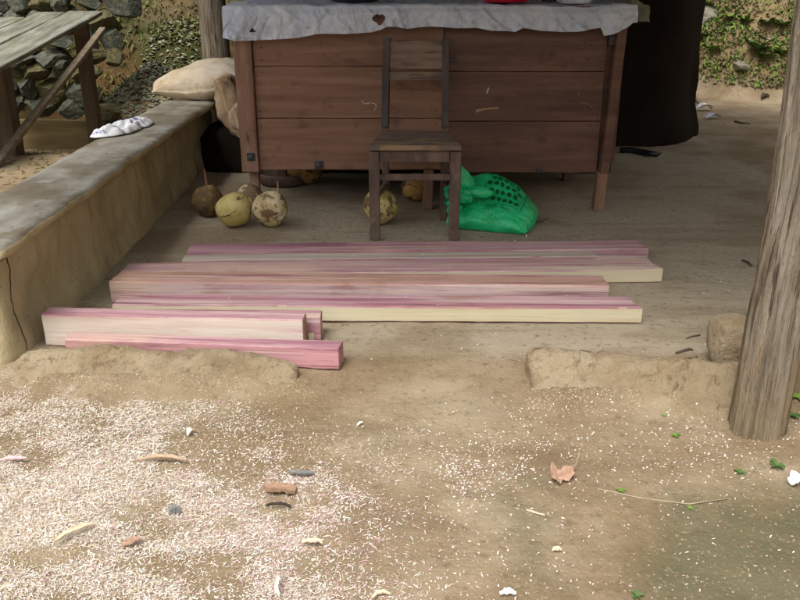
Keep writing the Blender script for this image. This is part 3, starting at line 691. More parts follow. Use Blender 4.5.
def seatfn():
    hx0, hx1 = .215+.005, .172
    L = [edgy(10, .2, .004), edgy(10, .2, .004), edgy(1, .013, .004)]
    cxm, cxr = (fl+fr)/2, (rl+rr_)/2
    def fn(u, v, w):
        t = (v+1)/2; hx = hx0+(hx1-hx0)*t; c = cxm+(cxr-cxm)*t
        y = YF-.012 + (YR+.015-YF+.012)*t
        z = sz + .013*w
        if w > .5: z -= .006*(1-u*u)*(1-v*v) + .002*nz((u, v, 0), 3, 2)
        if abs(w) > .99 and (abs(u) > .99 or abs(v) > .99): z -= .003*w
        return Vector((c+hx*u, y, z))
    return gbox(*L, fn)
part('seat', seatfn(), M['seat'], chair)
ap = .032
part('apron', bar((fl+lw/2, YF+.022, sz-.044), (fr-lw/2, YF+.022, sz-.044), .022, .060, 31, 6, .003), M['chair'], chair).data
# (bar's first size is across, set upright)
part('side_rail', bar((fl, YF+.04, sz-.045), (rl, YR-.02, sz-.045), .02, .05, 32), M['chair'], chair)
part('side_rail', bar((fr, YF+.04, sz-.045), (rr_, YR-.02, sz-.045), .02, .05, 33), M['chair'], chair)
part('stretcher', bar((fl+lw/2-.005, YF+.02, .315), (fr-lw/2+.005, YF+.02, .315), .02, .032, 34), M['chair'], chair)
part('stretcher', bar((fl, YF+.04, .2), (rl, YR-.02, .2), .02, .03, 35), M['chair'], chair)
part('stretcher', bar((fr, YF+.04, .2), (rr_, YR-.02, .2), .02, .03, 36), M['chair'], chair)
def back_at(z): 
    t = (z-sz-.03)/(.935-sz-.03); return YR+.06*t
def rail(z0, z1, m, th=.018, n=1, bow=0):
    zc_ = (z0+z1)/2; xl = rl+.012; xr = rr_-.010
    V, F = plank((0,0,0), (xr-xl, th, z1-z0), 10, 0, .003, .002, n)
    V = [Vector((v.x+(xl+xr)/2, v.y+back_at(zc_)+v.z*.14, v.z+zc_+bow*(1-(v.x/(xr-xl)*2)**2)*(v.z > 0))) for v in V]
    part('back_rail', (V, F), m, chair)
ztop = P(415, 41, YR+.06).z
rail(P(415,69,YR+.04).z, ztop, M['chair_panel'], .02, 41, .004)
rail(P(415,80,YR+.04).z, P(415,71.5,YR+.04).z, M['chair_panel'], .022, 42)
rail(P(415,135,YR+.01).z-.02, P(415,128,YR+.0).z-.015, M['chair'], .02, 43)

# ------------------------------------------------------------------ coconuts
def coco(px, py, r, m, label, sx=1, sz_=1, seed=1, tilt=(0,0,0), stem=None, dr=0):
    """py is where the nut touches the floor"""
    p = G(px, py); p.y += r*.55; p.x = xat(px, p.y, r)
    def fn(u, v, w):
        s = Vector((u, v, w)).normalized(); a = math.atan2(s.y, s.x)
        k = 1+.04*math.cos(3*a+seed)*(1-s.z**2)+.10*nz(s, 1.1, seed)+.03*nz(s, 3.5, seed)
        q = Vector((s.x*k, s.y*k, s.z*k)); q.z = q.z*1.06 + .14*max(0, s.z)**5
        return Vector((q.x*r*sx, q.y*r, q.z*r*sz_))
    V, F = gbox(18, 18, 18, fn)
    e = Euler(tilt).to_matrix(); V = [e @ v for v in V]; zmin = min(v.z for v in V)
    root = empty('coconut', (p.x, p.y, 0), label, 'coconut', 'coconuts lying on the floor by the chest')
    V = [v - Vector((0,0,zmin)) for v in V]
    o = link('husk', V, F, m, root, smooth=True)
    o.location.z = 0.002
    if stem:
        h = max(v.z for v in V); a, b, hh, mm = stem
        V, F = tube([(a, 0, h*.72), (a+.002, 0, h+.0), (b, .0, h+hh)], [.006,.005,.003], 6, seed, .3)
        link('stalk', V, F, mm, root)
    return root
coco(207.5, 218, .083, M['coco_dark'], 'dark brown mottled coconut with thin reddish stalk, nearest the left wall', 1, .95, 3, (.4,.3,0), (0,-.003,.085,M['stalk_red']))
coco(234, 229, .088, M['coco_green'], 'yellow green coconut with a dark crack across it, between two others', 1.03, .98, 5, (.5,-.2,1))
coco(250, 210, .068, M['coco_pale'], 'small pale topped coconut peeping out behind the yellow green one', 1.1, 1, 6, (.9,.3,.4))
coco(270, 229, .087, M['coco_pale'], 'pale brown blotched coconut with upright tan stalk, right of the yellow green one', 1.02, .98, 8, (.3,.4,0), (.045,.048,.05,M['stalk']))
coco(381, 227, .088, M['coco'], 'cream and green coconut behind the front left chair leg', 1.02, 1.0, 9, (.4,-.5,0))
coco(415, 203, .08, M['coco_orange'], 'orange brown coconut under the chest seen through the chair legs', 1, .95, 11, (.4,.2,1))
coco(306, 186, .10, M['coco_orange'], 'orange coconut in deep shade under the left half of the chest', 1.2, .8, 12, (.1,.2,1))
# crack on the yellow-green nut: a fine dark fissure following the husk
gn = [o for o in bpy.data.objects if o.name.startswith('coconut') and 'dark crack' in o.get('label', '')][0]
hv = gn.children[0].data
def on_husk(dx, dz):
    best = min(hv.vertices, key=lambda v: (v.co.x-dx)**2+(v.co.z-dz)**2+(1 if v.co.y > 0 else 0)); return best.co.y
V, F = [], []
ck = [(-.066,.072),(-.052,.069),(-.042,.078),(-.028,.075),(-.018,.086),(-.008,.083),(.002,.094),(.010,.102),(.022,.104),(.032,.118)]
for k, (dx, dz) in enumerate(ck):
    y = on_husk(dx, dz)-.002; wd = .0035 if 1 < k < 6 else .0015
    V += [(dx, y, dz+wd), (dx, y, dz-wd)]
F = [(2*k, 2*k+1, 2*k+3, 2*k+2) for k in range(len(ck)-1)]
link('crack', V, F, M['crack'], gn)
# wide basket-like rim in the shade under the chest
V, F = lathe([(.14,0),(.16,.01),(.175,.06),(.17,.075),(.16,.06),(.14,.015),(.001,.012)], 30)
o = link('basin', V, F, M['chair'], smooth=True); o.location = (P(285,185,5.25).x, 5.25, .003)
tag(o, 'shallow dark brown basin in the shade under the left half of the chest', 'basin')

# ------------------------------------------------------------------ green sack
bag = empty('green_sack', (0.49, 4.31, 0), 'shiny green woven plastic sack with dark printed dots, knotted at the top, beside the chair', 'sack')
BA, BB, BH = .215, .165, .092
rz = Matrix.Rotation(R(-19), 3, 'Z')
def bagp(u, v, w):
    eu = (1-.78*max(0, u)**3.5) * (1-.25*max(0, -u)**4)
    ev = 1-.30*abs(v)**5
    x = BA*u*(1-.06*v*v) ; y = BB*v*(1-.10*w*w)*(1-.10*abs(u)**3)
    h = .125 + .125*sm(-1, .75, v)*(.45+.55*sm(1, -.2, u))
    h *= (.30+.70*eu)*ev
    z = .003 + h*(w+1)/2
    if abs(w) < .999: y *= 1+.05*(1-w*w); x *= 1+.03*(1-w*w)
    q = Vector((x, y, z)); q += Vector((0, 0, .014*fb(q, 7, 3)*(w > 0)))
    crs = 1-min(1, abs(nz((q.x*.8+q.z, q.y+q.z*.5, q.x*.3), 13, 17))*6); q -= Vector((0, -.006*crs, .006*crs))*(w > -.9)
    q += Vector((.008*nz(q, 12, 1), .012*nz(q, 11, 2), .004*nz((q.x*1, q.y*3, q.z), 16, 5)*(w > -.9)))
    return rz @ q
V, F = gbox(44, 34, 14, lambda u, v, w: bagp(math.sin(u*math.pi/2), math.sin(v*math.pi/2), math.sin(w*math.pi/2)))
link('sack_body', V, F, M['green'], bag, smooth=True)
def decal(u, v, ru, rv, n=10, ang=0):
    V = []
    for j in range(n):
        t = 2*math.pi*j/n; q = bagp(u+ru*math.cos(t), v+rv*math.sin(t), 1); V.append(q+Vector((0, -.0012, .003)))
    return V, [tuple(range(n))]
D = []
for r_ in range(5):
    for c_ in range(6):
        u = -.12+.148*c_ + (.074 if r_ % 2 else 0); v = -.40+.25*r_
        if c_ == 5 and r_ % 2: continue
        D.append(decal(u, v, .058, .085, 8))
V, F = merge(*D); link('printed_dots', V, F, M['print'], bag)
def seg(u0, v0, u1, v1, wd):
    V, F = [], []; n = 14
    for k in range(n+1):
        t = k/n; u = u0+(u1-u0)*t; v = v0+(v1-v0)*t; du, dv = (u1-u0), (v1-v0); l = math.hypot(du, dv)
        for s_ in (-1, 1): V.append(bagp(u-dv/l*wd*s_, v+du/l*wd*s_, 1)+Vector((0, -.0012, .003)))
    for k in range(n): F.append((2*k, 2*k+1, 2*k+3, 2*k+2))
    return V, F
V, F = merge(seg(-.2,-.58,.76,-.58,.009), seg(.76,-.58,.76,.72,.007), seg(-.2,-.58,-.2,.1,.006))
link('printed_frame', V, F, M['print'], bag)
T = []
rt = random.Random(4); u = -.72
while u < .55:                                   # a blurred, unreadable line of capitals
    h = .05
    k = rt.choice('IIOLEN')
    L_ = [seg(u, -.74, u, -.74+2*h, .007)]
    if k in 'OLE': L_.append(seg(u, -.74, u+.04, -.74, .006))
    if k in 'OE': L_.append(seg(u, -.74+2*h, u+.04, -.74+2*h, .006))
    if k in 'ON': L_.append(seg(u+.04, -.74, u+.04, -.74+2*h, .007))
    u += .075 if rt.random() > .2 else .13
    V, F = merge(*L_); link('printed_letter', V, F, M['print'], bag)
# knotted neck: twisted cloth folded back to the left
def blob(c, rad, seed, amp=.25, n=20, rot=(0,0,0), pinch=0):
    e = Euler(rot).to_matrix()
    def fn(u, v, w):
        s = Vector((u, v, w)).normalized(); k = 1+amp*.6*fb(s, 1.1, seed, 2)+.05*nz((s.x*1, s.y*1, s.z*.4), 7, seed)
        q = Vector((s.x*rad[0], s.y*rad[1], s.z*rad[2]))*k
        if pinch: q.x *= 1-pinch*max(0, s.z); q.y *= 1-pinch*max(0, s.z)
        return e @ q + Vector(c)
    return gbox(n, n, n, fn)
nk = [blob((-.175,-.02,.205), (.085,.055,.055), 3, .35, 20, (0,.35,.1)),
      blob((-.15,.0,.25), (.05,.03,.10), 5, .3, 18, (0,-.25,.2), .75),
      blob((-.095,-.03,.215), (.085,.03,.028), 8, .4, 16, (0,.12,-.1)),
      blob((-.20,-.01,.16), (.03,.03,.09), 9, .3, 14, (0,.3,0)),
      tube([(-.165,-.05,.225),(-.215,-.055,.235),(-.24,-.05,.205),(-.24,-.045,.17),(-.215,-.045,.135),(-.17,-.05,.13)], [.022,.026,.026,.024,.022,.018], 12, 3, .35)]
V, F = merge(*nk); V = [Vector((v.x-.005, v.y-.06, v.z*.95-.008)) for v in V]; link('knotted_neck', V, F, M['green'], bag, smooth=True)
V, F = tube([bagp(.97,-.93,0)+Vector((0,0,.0)), bagp(.99,-.97,0)+Vector((.006,-.02,-.03)), bagp(.99,-.97,0)+Vector((.008,-.045,-.075))], .0018, 5)
link('thread', V, F, M['paper'], bag)
seam = [bagp(.985, -1+2*k/30, 0)+Vector((.004,-.002,.002)) for k in range(31)]
V, F = tube(seam, .0045, 6, 2, .5); link('seam', V, F, M['green'], bag, smooth=True)

# ------------------------------------------------------------------ cream sacks
def pillow(c, a, b, h, m, label, name='grain_sack', rot=(0,0,0), seed=1, tip=0, wr=.012, group=None):
    def fn(u, v, w):
        u, v = math.sin(u*math.pi/2), math.sin(v*math.pi/2)
        prof = (max(0, 1-abs(u)**2.6)**.5)*(max(0, 1-abs(v)**3)**.5)
        hw = 1-tip*sm(.2, -1, u)
        q = Vector((a*u, b*v*hw, w*h*prof*(.55+.45*hw)))
        q += Vector((wr*.5*nz(q, 9, seed), wr*.5*nz(q, 9, seed+1), wr*fb((q.x*.6, q.y*1.6, q.z), 11, seed+2)))
        return q
    V, F = gbox(40, 30, 6, fn)
    e = Euler(rot).to_matrix(); V = [e @ v for v in V]
    o = link(name, V, F, m, smooth=True); o.location = c
    return tag(o, label, 'sack', group)
pillow((-1.36, 5.93, .545), .33, .20, .115, M['sack'], 'plump cream grain sack with pointed corner lying on the far end of the wall', rot=(.25, -.14, .12), seed=3, tip=.65, wr=.014)
pillow((-1.09, 5.62, .43), .19, .13, .085, M['sack_tan'], 'slumped creased tan sack hanging between the wall end and the chest', rot=(.3, 1.25, .25), seed=8, wr=.03)
pillow((-1.02, 5.42, .37), .085, .06, .05, M['sack_tan'], 'small tan cloth bundle hanging under the slumped sack beside the chest post', name='cloth_bundle', rot=(.4, 1.2, .4), seed=13, wr=.02)
bs = blob((-1.45, 5.9, .435), (.12,.07,.022), 4, .2, 14)
tag(link('mud_clod', bs[0], bs[1], M['sill'], smooth=True), 'flat ochre mud clod on the wall top just below the cream sack', 'clod')

# ------------------------------------------------------------------ rag on the wall
V, F = [], []
n1, n2 = 60, 26
a_, b_ = Vector((-1.615, 4.45, .428)), Vector((-1.43, 4.93, .428))
d_ = (b_-a_); nn = Vector((d_.y, -d_.x, 0)).normalized()
for i in range(n1+1):
    for j in range(n2+1):
        t = i/n1; s_ = j/n2*2-1
        wid = .075*(1+.35*nz((t*4, 0, 0), 1, 3)+.2*nz((t*13, s_, 0), 1, 5))*math.sqrt(max(.05, 1-(2*t-1)**4))
        c = a_+d_*t + nn*(wid*s_+.02*math.sin(t*6))
        ridge = .5+.5*nz((t*5+s_*1.5, s_*1.6-t, 0), 1.3, 7) + .25*abs(nz((t*9-s_*3, s_*2, 0), 1.1, 9))
        z = .428 + .003 + .062*(1-abs(s_)**2.5)*(.15+ridge*.95)*(1-(2*t-1)**6)
        V.append(Vector((c.x, c.y, z)))
F = [(i*(n2+1)+j, (i+1)*(n2+1)+j, (i+1)*(n2+1)+j+1, i*(n2+1)+j+1) for i in range(n1) for j in range(n2)]
o = link('rag', V, F, M['rag'], smooth=True); tag(o, 'crumpled white rag with blue stripes lying on the parapet top', 'rag')
sf = o.modifiers.new('thick', 'SOLIDIFY'); sf.thickness = .002; sf.offset = 0

# ------------------------------------------------------------------ plank bench at the upper left
A0, A1 = P(-40, 92, 4.2), P(103, 13, 6.25)
slope = (A1.z-A0.z)/(A1.y-A0.y)
bench = empty('plank_bench', (-2.5, 5.3, gh(-2.5, 5.3)), 'weathered grey plank bench with a diagonal brace beyond the left wall', 'bench')
for k, (w_, ext, gap) in enumerate(((.24,0,0), (.19,-.03,.012), (.2,-.22,.015), (.2,-.06,.01))):
    xo = -sum((.252,.205,.215,.21)[:k]) - w_/2
    V, F = bar(Vector((A0.x+xo, A0.y, A0.z)), Vector((A1.x+xo, A1.y+ext, A1.z+ext*slope)), w_, .028, 50+k, 14, .004, .004)
    part('bench_board', (V, F), M['board'], bench)
def leg(px, py, Y, wd, tz, n):
    p = P(px, py, Y); part('leg', bar((p.x, Y, gh(p.x, Y)-.05), (p.x+.0, Y, tz), wd, wd, n, 8, .006, .006), M['timber'], bench)
zat = lambda Y: A0.z+(Y-A0.y)*slope-.016
leg(5, 120, 4.85, .115, zat(4.85), 61); leg(90.5, 100, 6.08, .085, zat(6.08), 62)
part('leg', bar((-2.85, 6.05, gh(-2.85,6.05)-.05), (-2.85, 6.05, zat(6.05)), .08, .08, 63), M['timber'], bench)
part('crossbar', bar((-2.9, 6.0, zat(6.0)-.045), (-2.12, 6.0, zat(6.0)-.045), .05, .07, 64), M['timber'], bench)
b0 = P(-14, 172, 4.4); b1 = P(100, 29, 6.02)
part('brace', bar(b0+Vector((.02,0,0)), b1+Vector((.02,0,0)), .045, .03, 65, 8, .004, .003), M['brace'], bench)
q0, q1 = P(22, 148, 6.32), P(88, 148, 6.32)
V, F = plank((0,0,0), (q1.x-q0.x+.4, .035, .225), 10, 0, .005, .006, 71)
o = link('retaining_board', V, F, M['timber_tan']); o.location = ((q0.x+q1.x)/2-.17, 6.34, .105+gh(-2.3, 6.34))
tag(o, 'yellowish plank on edge holding back the stones under the bench', 'board')

# ------------------------------------------------------------------ stone pile behind the bench
rs = random.Random(11)
protos = []
def stone_mesh(seed, m):
    rr = random.Random(seed)
    cuts = [(Vector((rr.uniform(-1,1), rr.uniform(-1,1), rr.uniform(-1,1))).normalized(), rr.uniform(.5,.78)) for _ in range(16)]
    def fn(u, v, w):
        s = Vector((u, v, w)).normalized()
        for n_, d in cuts:
            k = s.dot(n_)
            if k > d: s = s - n_*(k-d)*1.0
        return s*(1+.05*fb(s, 3, seed))
    V, F = gbox(12, 12, 12, fn)
    me = bpy.data.meshes.new('fieldstone'); me.from_pydata([tuple(v) for v in V], [], F); me.materials.append(m); me.update()
    return me
protos = [stone_mesh(k, M['stone'] if k % 3 else M['stone_ochre']) for k in range(12)]
z = .21; course = 0
ORD = ['rightmost', 'second', 'third', 'fourth', 'fifth', 'sixth', 'seventh', 'eighth', 'ninth', 'tenth', 'eleventh', 'twelfth', 'thirteenth', 'fourteenth']
CRS = ['lowest', 'second', 'third', 'fourth', 'fifth', 'sixth', 'seventh', 'eighth', 'ninth', 'tenth', 'eleventh']
while z < 1.4:
    hgt = rs.uniform(.10, .17); line = []
    x = -3.55 + rs.uniform(0, .1)
    xmax = -2.22 + rs.uniform(-.08, .05)
    while x < xmax:
        wd = rs.uniform(.13, .30); y = 6.60 + .13*(z-.2) + rs.uniform(-.06, .06)
        pi_ = rs.randrange(12); o = bpy.data.objects.new('fieldstone', protos[pi_]); col.objects.link(o)
        o.location = (x+wd/2, y, z+hgt/2+rs.uniform(-.02,.02)); o.scale = (wd*.66, rs.uniform(.13,.18), hgt*.72)
        o.rotation_euler = (rs.uniform(-.3,.3), rs.uniform(-.35,.35), rs.uniform(-.3,.3)); line.append((o, 'grey green' if pi_ % 3 else 'ochre'))
        x += wd*.95
    for k, (o, c_) in enumerate(reversed(line)):
        tag(o, '%s stone, %s, %s course of the pile behind the bench' % (c_, ORD[k] + ('' if k == 0 else ' from the right'), CRS[course]), 'stone', 'stones stacked behind the plank bench')
    z += hgt*.9; course += 1

# ------------------------------------------------------------------ loose stuff: scatter helper
def scatter(name, items, mats, label, kind='stuff'):
    """items: (pos, yaw, tilt, length, width, curl, mat)"""
    V, F, mi = [], [], []
    for (p, yaw, tilt, L, W, cu, m_) in items:
        c, s = math.cos(yaw), math.sin(yaw); n = len(V)
        for k in range(4):
            t = k/3-.5; wz = cu*(1-4*t*t); dx = L*t; zz = wz + tilt*dx; ww = W*(.5 if k in (1,2) else .22)
            for sg in (-1, 1):
                ox, oy = dx, ww*sg+cu*.8*(t*t)
                V.append((p[0]+ox*c-oy*s, p[1]+ox*s+oy*c, p[2]+zz+abs(tilt)*L*.5+.0012+ww*sg*.35*(1 if (n//8) % 2 else -1)))
        for k in range(3): F.append((n+2*k, n+2*k+1, n+2*k+3, n+2*k+2)); mi.append(m_)
    return tag(link(name, V, F, mats, mi=mi), label, name.replace('_', ' '), None, kind)
rs = random.Random(5)
items = []
for _ in range(420000):
    x, y = rs.uniform(-1.75, 1.6), rs.uniform(1.15, 2.56)
    qx, qy = px_of(x, y)
    dd = dens(qx, qy, x, y)
    if rs.random() > dd: continue
    if -1.18 < x < -.28 and 2.375 < y < 2.6 or .42 < x < 1.2 and y > 2.36 or math.hypot(x-1.03, y-2.17) < .085: 
        if rs.random() > .08: continue
    heavy = sm(.3, .8, dd)
    if qx < 430: L = rs.uniform(.003, .010)*(2.2 if rs.random() < .12 else 1); W = rs.uniform(.0008, .0021)
    else: L = rs.uniform(.003, .008); W = rs.uniform(.0015, .0036)
    if qx >= 430 and rs.random() < .35: continue
    r = rs.random(); pinkness = .12 + .22*sm(120, 300, qx)*sm(420, 480, qy)
    m_ = 2 if r < pinkness else 0 if r < pinkness+.46 else 1 if r < .9 else 3
    zz = gh(x, y) + (rs.uniform(0, .009)*heavy) 
    items.append(((x, y, zz), rs.gauss(.1, .9) if rs.random() < .45 else rs.uniform(0, 6.28), rs.gauss(0, .3)*(L < .012), L, W, rs.uniform(-.0004, .0014), m_))
for _ in range(260):      # a few carried onto the floor and the timbers
    x, y = rs.uniform(-1.0, 1.4), rs.uniform(2.6, 4.4)
    z = gh(x, y)
    if 2.95 < y < 3.85 and -1.1 < x < .8: z = .068
    elif y < 2.95 and x < -.1: continue
    if rs.random() < (y-2.6)/2.6: continue
    items.append(((x, y, z), rs.uniform(0, 6.28), 0, rs.uniform(.004, .010), rs.uniform(.002, .004), .001, rs.choice((0, 0, 1))))
print('shavings', len(items))
scatter('wood_shavings', items, [M['shave_white'], M['shave_cream'], M['shave_pink'], M['shave_tan']], 'white and pink wood shavings strewn over the ground in the foreground')

# grit: pebbles and crumbs on the bare earth
V, F, mi = [], [], []
for _ in range(7500):
    x, y = rs.uniform(-1.6, 1.7), rs.uniform(1.2, 4.6)
    if _ > 5200: x, y = (rs.uniform(-1.2, -.3), rs.gauss(2.44, .03)) if rs.random() < .5 else (rs.uniform(.4, 1.2), rs.gauss(2.36, .04))
    if rs.random() < .45 and y > 2.5: continue
    s_ = rs.uniform(.0012, .0042)*(1.5 if rs.random() < .06 else 1)
    if 2.52 < y < 3.9 and -1.25 < x < .95: continue
    z = gh(x, y); n = len(V)
    for k in range(5):
        a = k*1.257+rs.uniform(-.3, .3); V.append((x+s_*math.cos(a), y+s_*math.sin(a), z-.001))
    V.append((x+rs.uniform(-.3,.3)*s_, y, z+s_*.8))
    for k in range(5): F.append((n+k, n+(k+1) % 5, n+5)); mi.append(0 if n % 3 else 1)
tag(link('grit', V, F, [M['grit_dark'], M['grit_pale']], mi=mi), 'small pebbles and crumbs of earth on the ground and floor', 'grit', None, 'stuff')

# gravel and litter on the scree between stone pile and bank
V, F, mi = [], [], []
for _ in range(4200):
    a = rs.uniform(0, 6.28); r = math.sqrt(rs.random()); x, y = -1.98+.62*r*math.cos(a), 7.15+.85*r*math.sin(a)
    s_ = rs.uniform(.008, .026); z = gh(x, y); n = len(V)
    t1, t2 = rs.uniform(-.6,.6), rs.uniform(-.6,.6)
    for k in range(5):
        an = k*1.257+rs.uniform(-.4, .4); dx, dy = s_*math.cos(an), s_*math.sin(an); V.append((x+dx, y+dy, z+dx*t1+dy*t2+.004))
    V.append((x+rs.uniform(-.3,.3)*s_, y, z+s_*.7))
    m_ = rs.choice((0, 0, 0, 0, 1))
    for k in range(5): F.append((n+k, n+(k+1) % 5, n+5)); mi.append(m_)
tag(link('gravel', V, F, [M['grit'], M['leaf_litter'], M['moss']], mi=mi), 'pale green grey gravel and litter sliding down beside the stone pile', 'gravel', None, 'stuff')

# low growth and litter clinging to the banks
items = []
for _ in range(2600):     # litter over the yard behind the parapet
    x, y = rs.uniform(-3.2, -1.63), rs.uniform(3.0, 7.2)
    items.append(((x, y, gh(x, y)), rs.uniform(0, 6.28), 0, rs.uniform(.01, .045), rs.uniform(.004, .014), rs.uniform(.001,.006), rs.choice((3, 3, 4, 3, 2))))
for _ in range(130000):
    if rs.random() < .7: x = rs.uniform(1.9, 5.0); y = rs.uniform(8.2, 11.4); right = True
    else: x = rs.uniform(-3.3, -.8); y = rs.uniform(7.0, 9.3); right = False
    z = gh(x, y)
    if z < .12 or z > 3: continue
    n = .5+.5*fb((x, y, z), 2.2, 31, 4); n2 = .5+.5*nz((x, y, z), 5, 33)
    if right:
        if rs.random() > .30+.7*sm(.36, .56, n): continue
        r = rs.random(); m_ = (0 if r < .45 else 1 if r < .6 else 2 if r < .85 else 3) if n2 > .42 else (2 if r < .4 else 3 if r < .8 else 0)
        L, W = rs.uniform(.012, .045), rs.uniform(.006, .022)
    else:
        if rs.random() > .04+.38*sm(.45, .7, n): continue
        r = rs.random(); m_ = 2 if r < .45 else 4 if r < .8 else 3
        L, W = rs.uniform(.015, .04), rs.uniform(.008, .02)
    items.append(((x, y-.01, z+.01), rs.uniform(0, 6.28), rs.gauss(0, .8), L, W, rs.uniform(.002,.012), m_))
print('cover', len(items))
scatter('ground_cover', items, [M['leaf'], M['leaf_pale'], M['leaf_olive'], M['leaf_litter'], M['moss']], 'low weeds, moss and leaf litter clinging to the earth banks behind')

# ------------------------------------------------------------------ single weeds
def weed(px, py, Y, r, nl, label, m, name='weed', group=None, seed=1, up=.5, wide=.42, base=None):
    rr = random.Random(seed)
    if base is None:
        p = G(px, py, 0) if Y is None else P(px, py, Y)
        if Y is None: p.z = gh(p.x, p.y)
    else: p = base
    V, F = [], []
    for k in range(nl):
        yaw = 6.283*k/nl+rr.uniform(-.3,.3); L = r*rr.uniform(.7,1.1); W = L*wide; e = up*rr.uniform(.5,1.3)
        n = len(V); c, s = math.cos(yaw), math.sin(yaw)
        N_ = 6
        for i in range(N_+1):
            t = i/N_; d = L*t; z = d*e - L*.5*t*t*e + .002; ww = W*math.sin(math.pi*min(1,.06+t*.93))**.8*.5
            for sg in (-1, 0, 1):
                oy = ww*sg; V.append((p.x+d*c-oy*s, p.y+d*s+oy*c, p.z+z+(abs(sg)*ww*.35)))
        for i in range(N_):
            for j in range(2): F.append((n+3*i+j, n+3*i+j+1, n+3*i+4+j, n+3*i+3+j))
    return tag(link(name, V, F, m, smooth=True), label, 'weed' if name == 'weed' else 'plant', group)
def bankpt(px, py):
    for k in range(400):
        Y = 6.5+k*.0125; q = P(px, py, Y)
        if q.z < gh(q.x, Y): return q
    return P(px, py, 9.5)
weed(676, 432, None, .016, 7, 'tiny green seedling left of the post foot', M['leaf'], seed=2)
weed(664, 412, None, .012, 5, 'tiniest green sprout at the foot of the right mud sill', M['leaf'], seed=9)
weed(741, 466, None, .018, 7, 'small bright green weed below the post foot', M['leaf_pale'], seed=3)
weed(778, 462, None, .030, 9, 'larger bright green weed right of the post foot near the frame edge', M['leaf_pale'], seed=4)
weed(638, 589, None, .018, 5, 'small green sprout alone at the bottom of the ground', M['leaf_pale'], seed=5)
weed(691, 500, None, .012, 5, 'tiny green sprout on the mossy patch below the post', M['leaf'], seed=7)
weed(621, 486, None, .016, 5, 'minute green sprout right of the dry leaf', M['leaf'], seed=6)
weed(789, 413, None, .035, 7, 'green weed in the dark corner behind the right post', M['leaf_pale'], seed=8)
weed(797, 400, None, .035, 7, 'dark green weed at the right edge behind the post', M['leaf'], seed=18)
for k, (px, py, r, m_, lab) in enumerate(((756,52,.16,'leaf_pale','broad leaved pale green plant low on the right bank'), (768,26,.13,'leaf_pale','bright green leafy plant beside the post, high on the right bank'),
        (745,24,.11,'leaf','green leafy plant left of the highest bright one on the bank'), (782,28,.10,'leaf_pale','small pale plant touching the post outline on the bank'), (712,52,.10,'leaf','low green tuft under the bank boulder'),
        (728,20,.10,'leaf','green tuft right of the bank boulder'), (764,60,.12,'leaf_pale','wide pale leaf plant just under the broad leaved one'), (780,56,.11,'leaf','dark green tuft in the bank hollow beside the post'),
        (700,38,.09,'leaf_olive','olive tuft beside the dark house corner'), (706,8,.11,'leaf','green tuft above the bank boulder'))):
    weed(0, 0, None, r, 9, lab, M[m_], name='bank_plant', group='leafy plants on the right bank', seed=30+k, up=.9, wide=.5, base=bankpt(px, py)+Vector((0,-.03,.02)))
# rocks in the right bank
for k, (px, py, s_, lab) in enumerate(((712,16,.15,'rounded grey boulder set high in the right bank'), (744,66,.17,'pale grey stone low in the right bank'), (767,41,.12,'flat grey stone jutting out beneath the bright plants'), (695,72,.08,'small stone by the house corner at the bank foot'))):
    q = bankpt(px, py); o = bpy.data.objects.new('bank_rock', stone_mesh(50+k, M['rock'])); col.objects.link(o)
    o.location = q+Vector((0,.04,0)); o.scale = (s_, s_*.8, s_*.62); o.rotation_euler.z = k; o.scale *= .8 if k else 1.2; tag(o, lab, 'rock')

# ------------------------------------------------------------------ litter: single pieces
def chip(px, py, L, W, yaw, m, name, label, cat, curl=.004, seed=1, th=.0015, z=None, lift=.006, taper=.6):
    p = G(px, py, 0 if z is None else z); p.z = (gh(p.x, p.y) if z is None else z) + lift
    def fn(u, v, w):
        t = u; ww = W/2*(1-taper*abs(t)**1.6)*(1+.45*nz((t*3, 0, v*.6), 1, seed)+.22*nz((t*11, 0, v), 1, seed+4))
        x = L/2*u; y = ww*v + .30*L*(t*t)*nz((seed*1.37,0,0),1,1) + W*.3*nz((t*2.5,0,0),1,seed+8)
        zz = curl*(1-t*t)*1.0 + curl*.8*v*v + .3*curl*nz((u*2, v*2, 0), 1, seed) + w*th
        c, s = math.cos(yaw), math.sin(yaw)
        return Vector((x*c-y*s, x*s+y*c, zz-curl*.2))
    V, F = gbox(26, 5, 1, fn)
    o = link(name, V, F, m); o.location = p
    return tag(o, label, cat)
chip(301, 473, .07, .014, -.1, M['leaf_grey'], 'dry_leaf', 'dark grey curled leaf lying just above the brown wood chip', 'leaf', .006, 2, lift=.01)
chip(279, 489, .085, .036, -.15, M['chip_brown'], 'wood_chip', 'thick orange brown wood chip left of centre among the shavings', 'wood chip', .006, 3, .004, lift=.010, taper=.25)
chip(279, 503, .065, .006, -.1, M['leaf_dark'], 'dry_leaf', 'thin dark curved leaf right under the brown wood chip', 'leaf', .006, 4, lift=.01)
chip(161, 456, .14, .016, .05, M['shave_tan'], 'wood_shaving', 'long tan shaving lying level in the upper left of the shavings', 'shaving', .008, 5, .001, lift=.012)
chip(73, 533, .10, .018, .8, M['shave_cream'], 'wood_shaving', 'long slanting pale shaving at the lower left', 'shaving', .008, 6, .001, lift=.014)
chip(190, 428, .03, .018, 1.2, M['shave_white'], 'wood_shaving', 'small bright white curl below the left mud sill', 'shaving', .008, 7, .001, lift=.01)
chip(132, 540, .045, .022, .6, M['leafdry'], 'wood_chip', 'pinkish tan flat chip in the lower left shavings', 'wood chip', .004, 8, lift=.014)
chip(277, 585, .06, .011, 1.5, M['shave_white'], 'wood_shaving', 'upright white shaving at the bottom edge left of centre', 'shaving', .010, 9, .001, lift=.014)
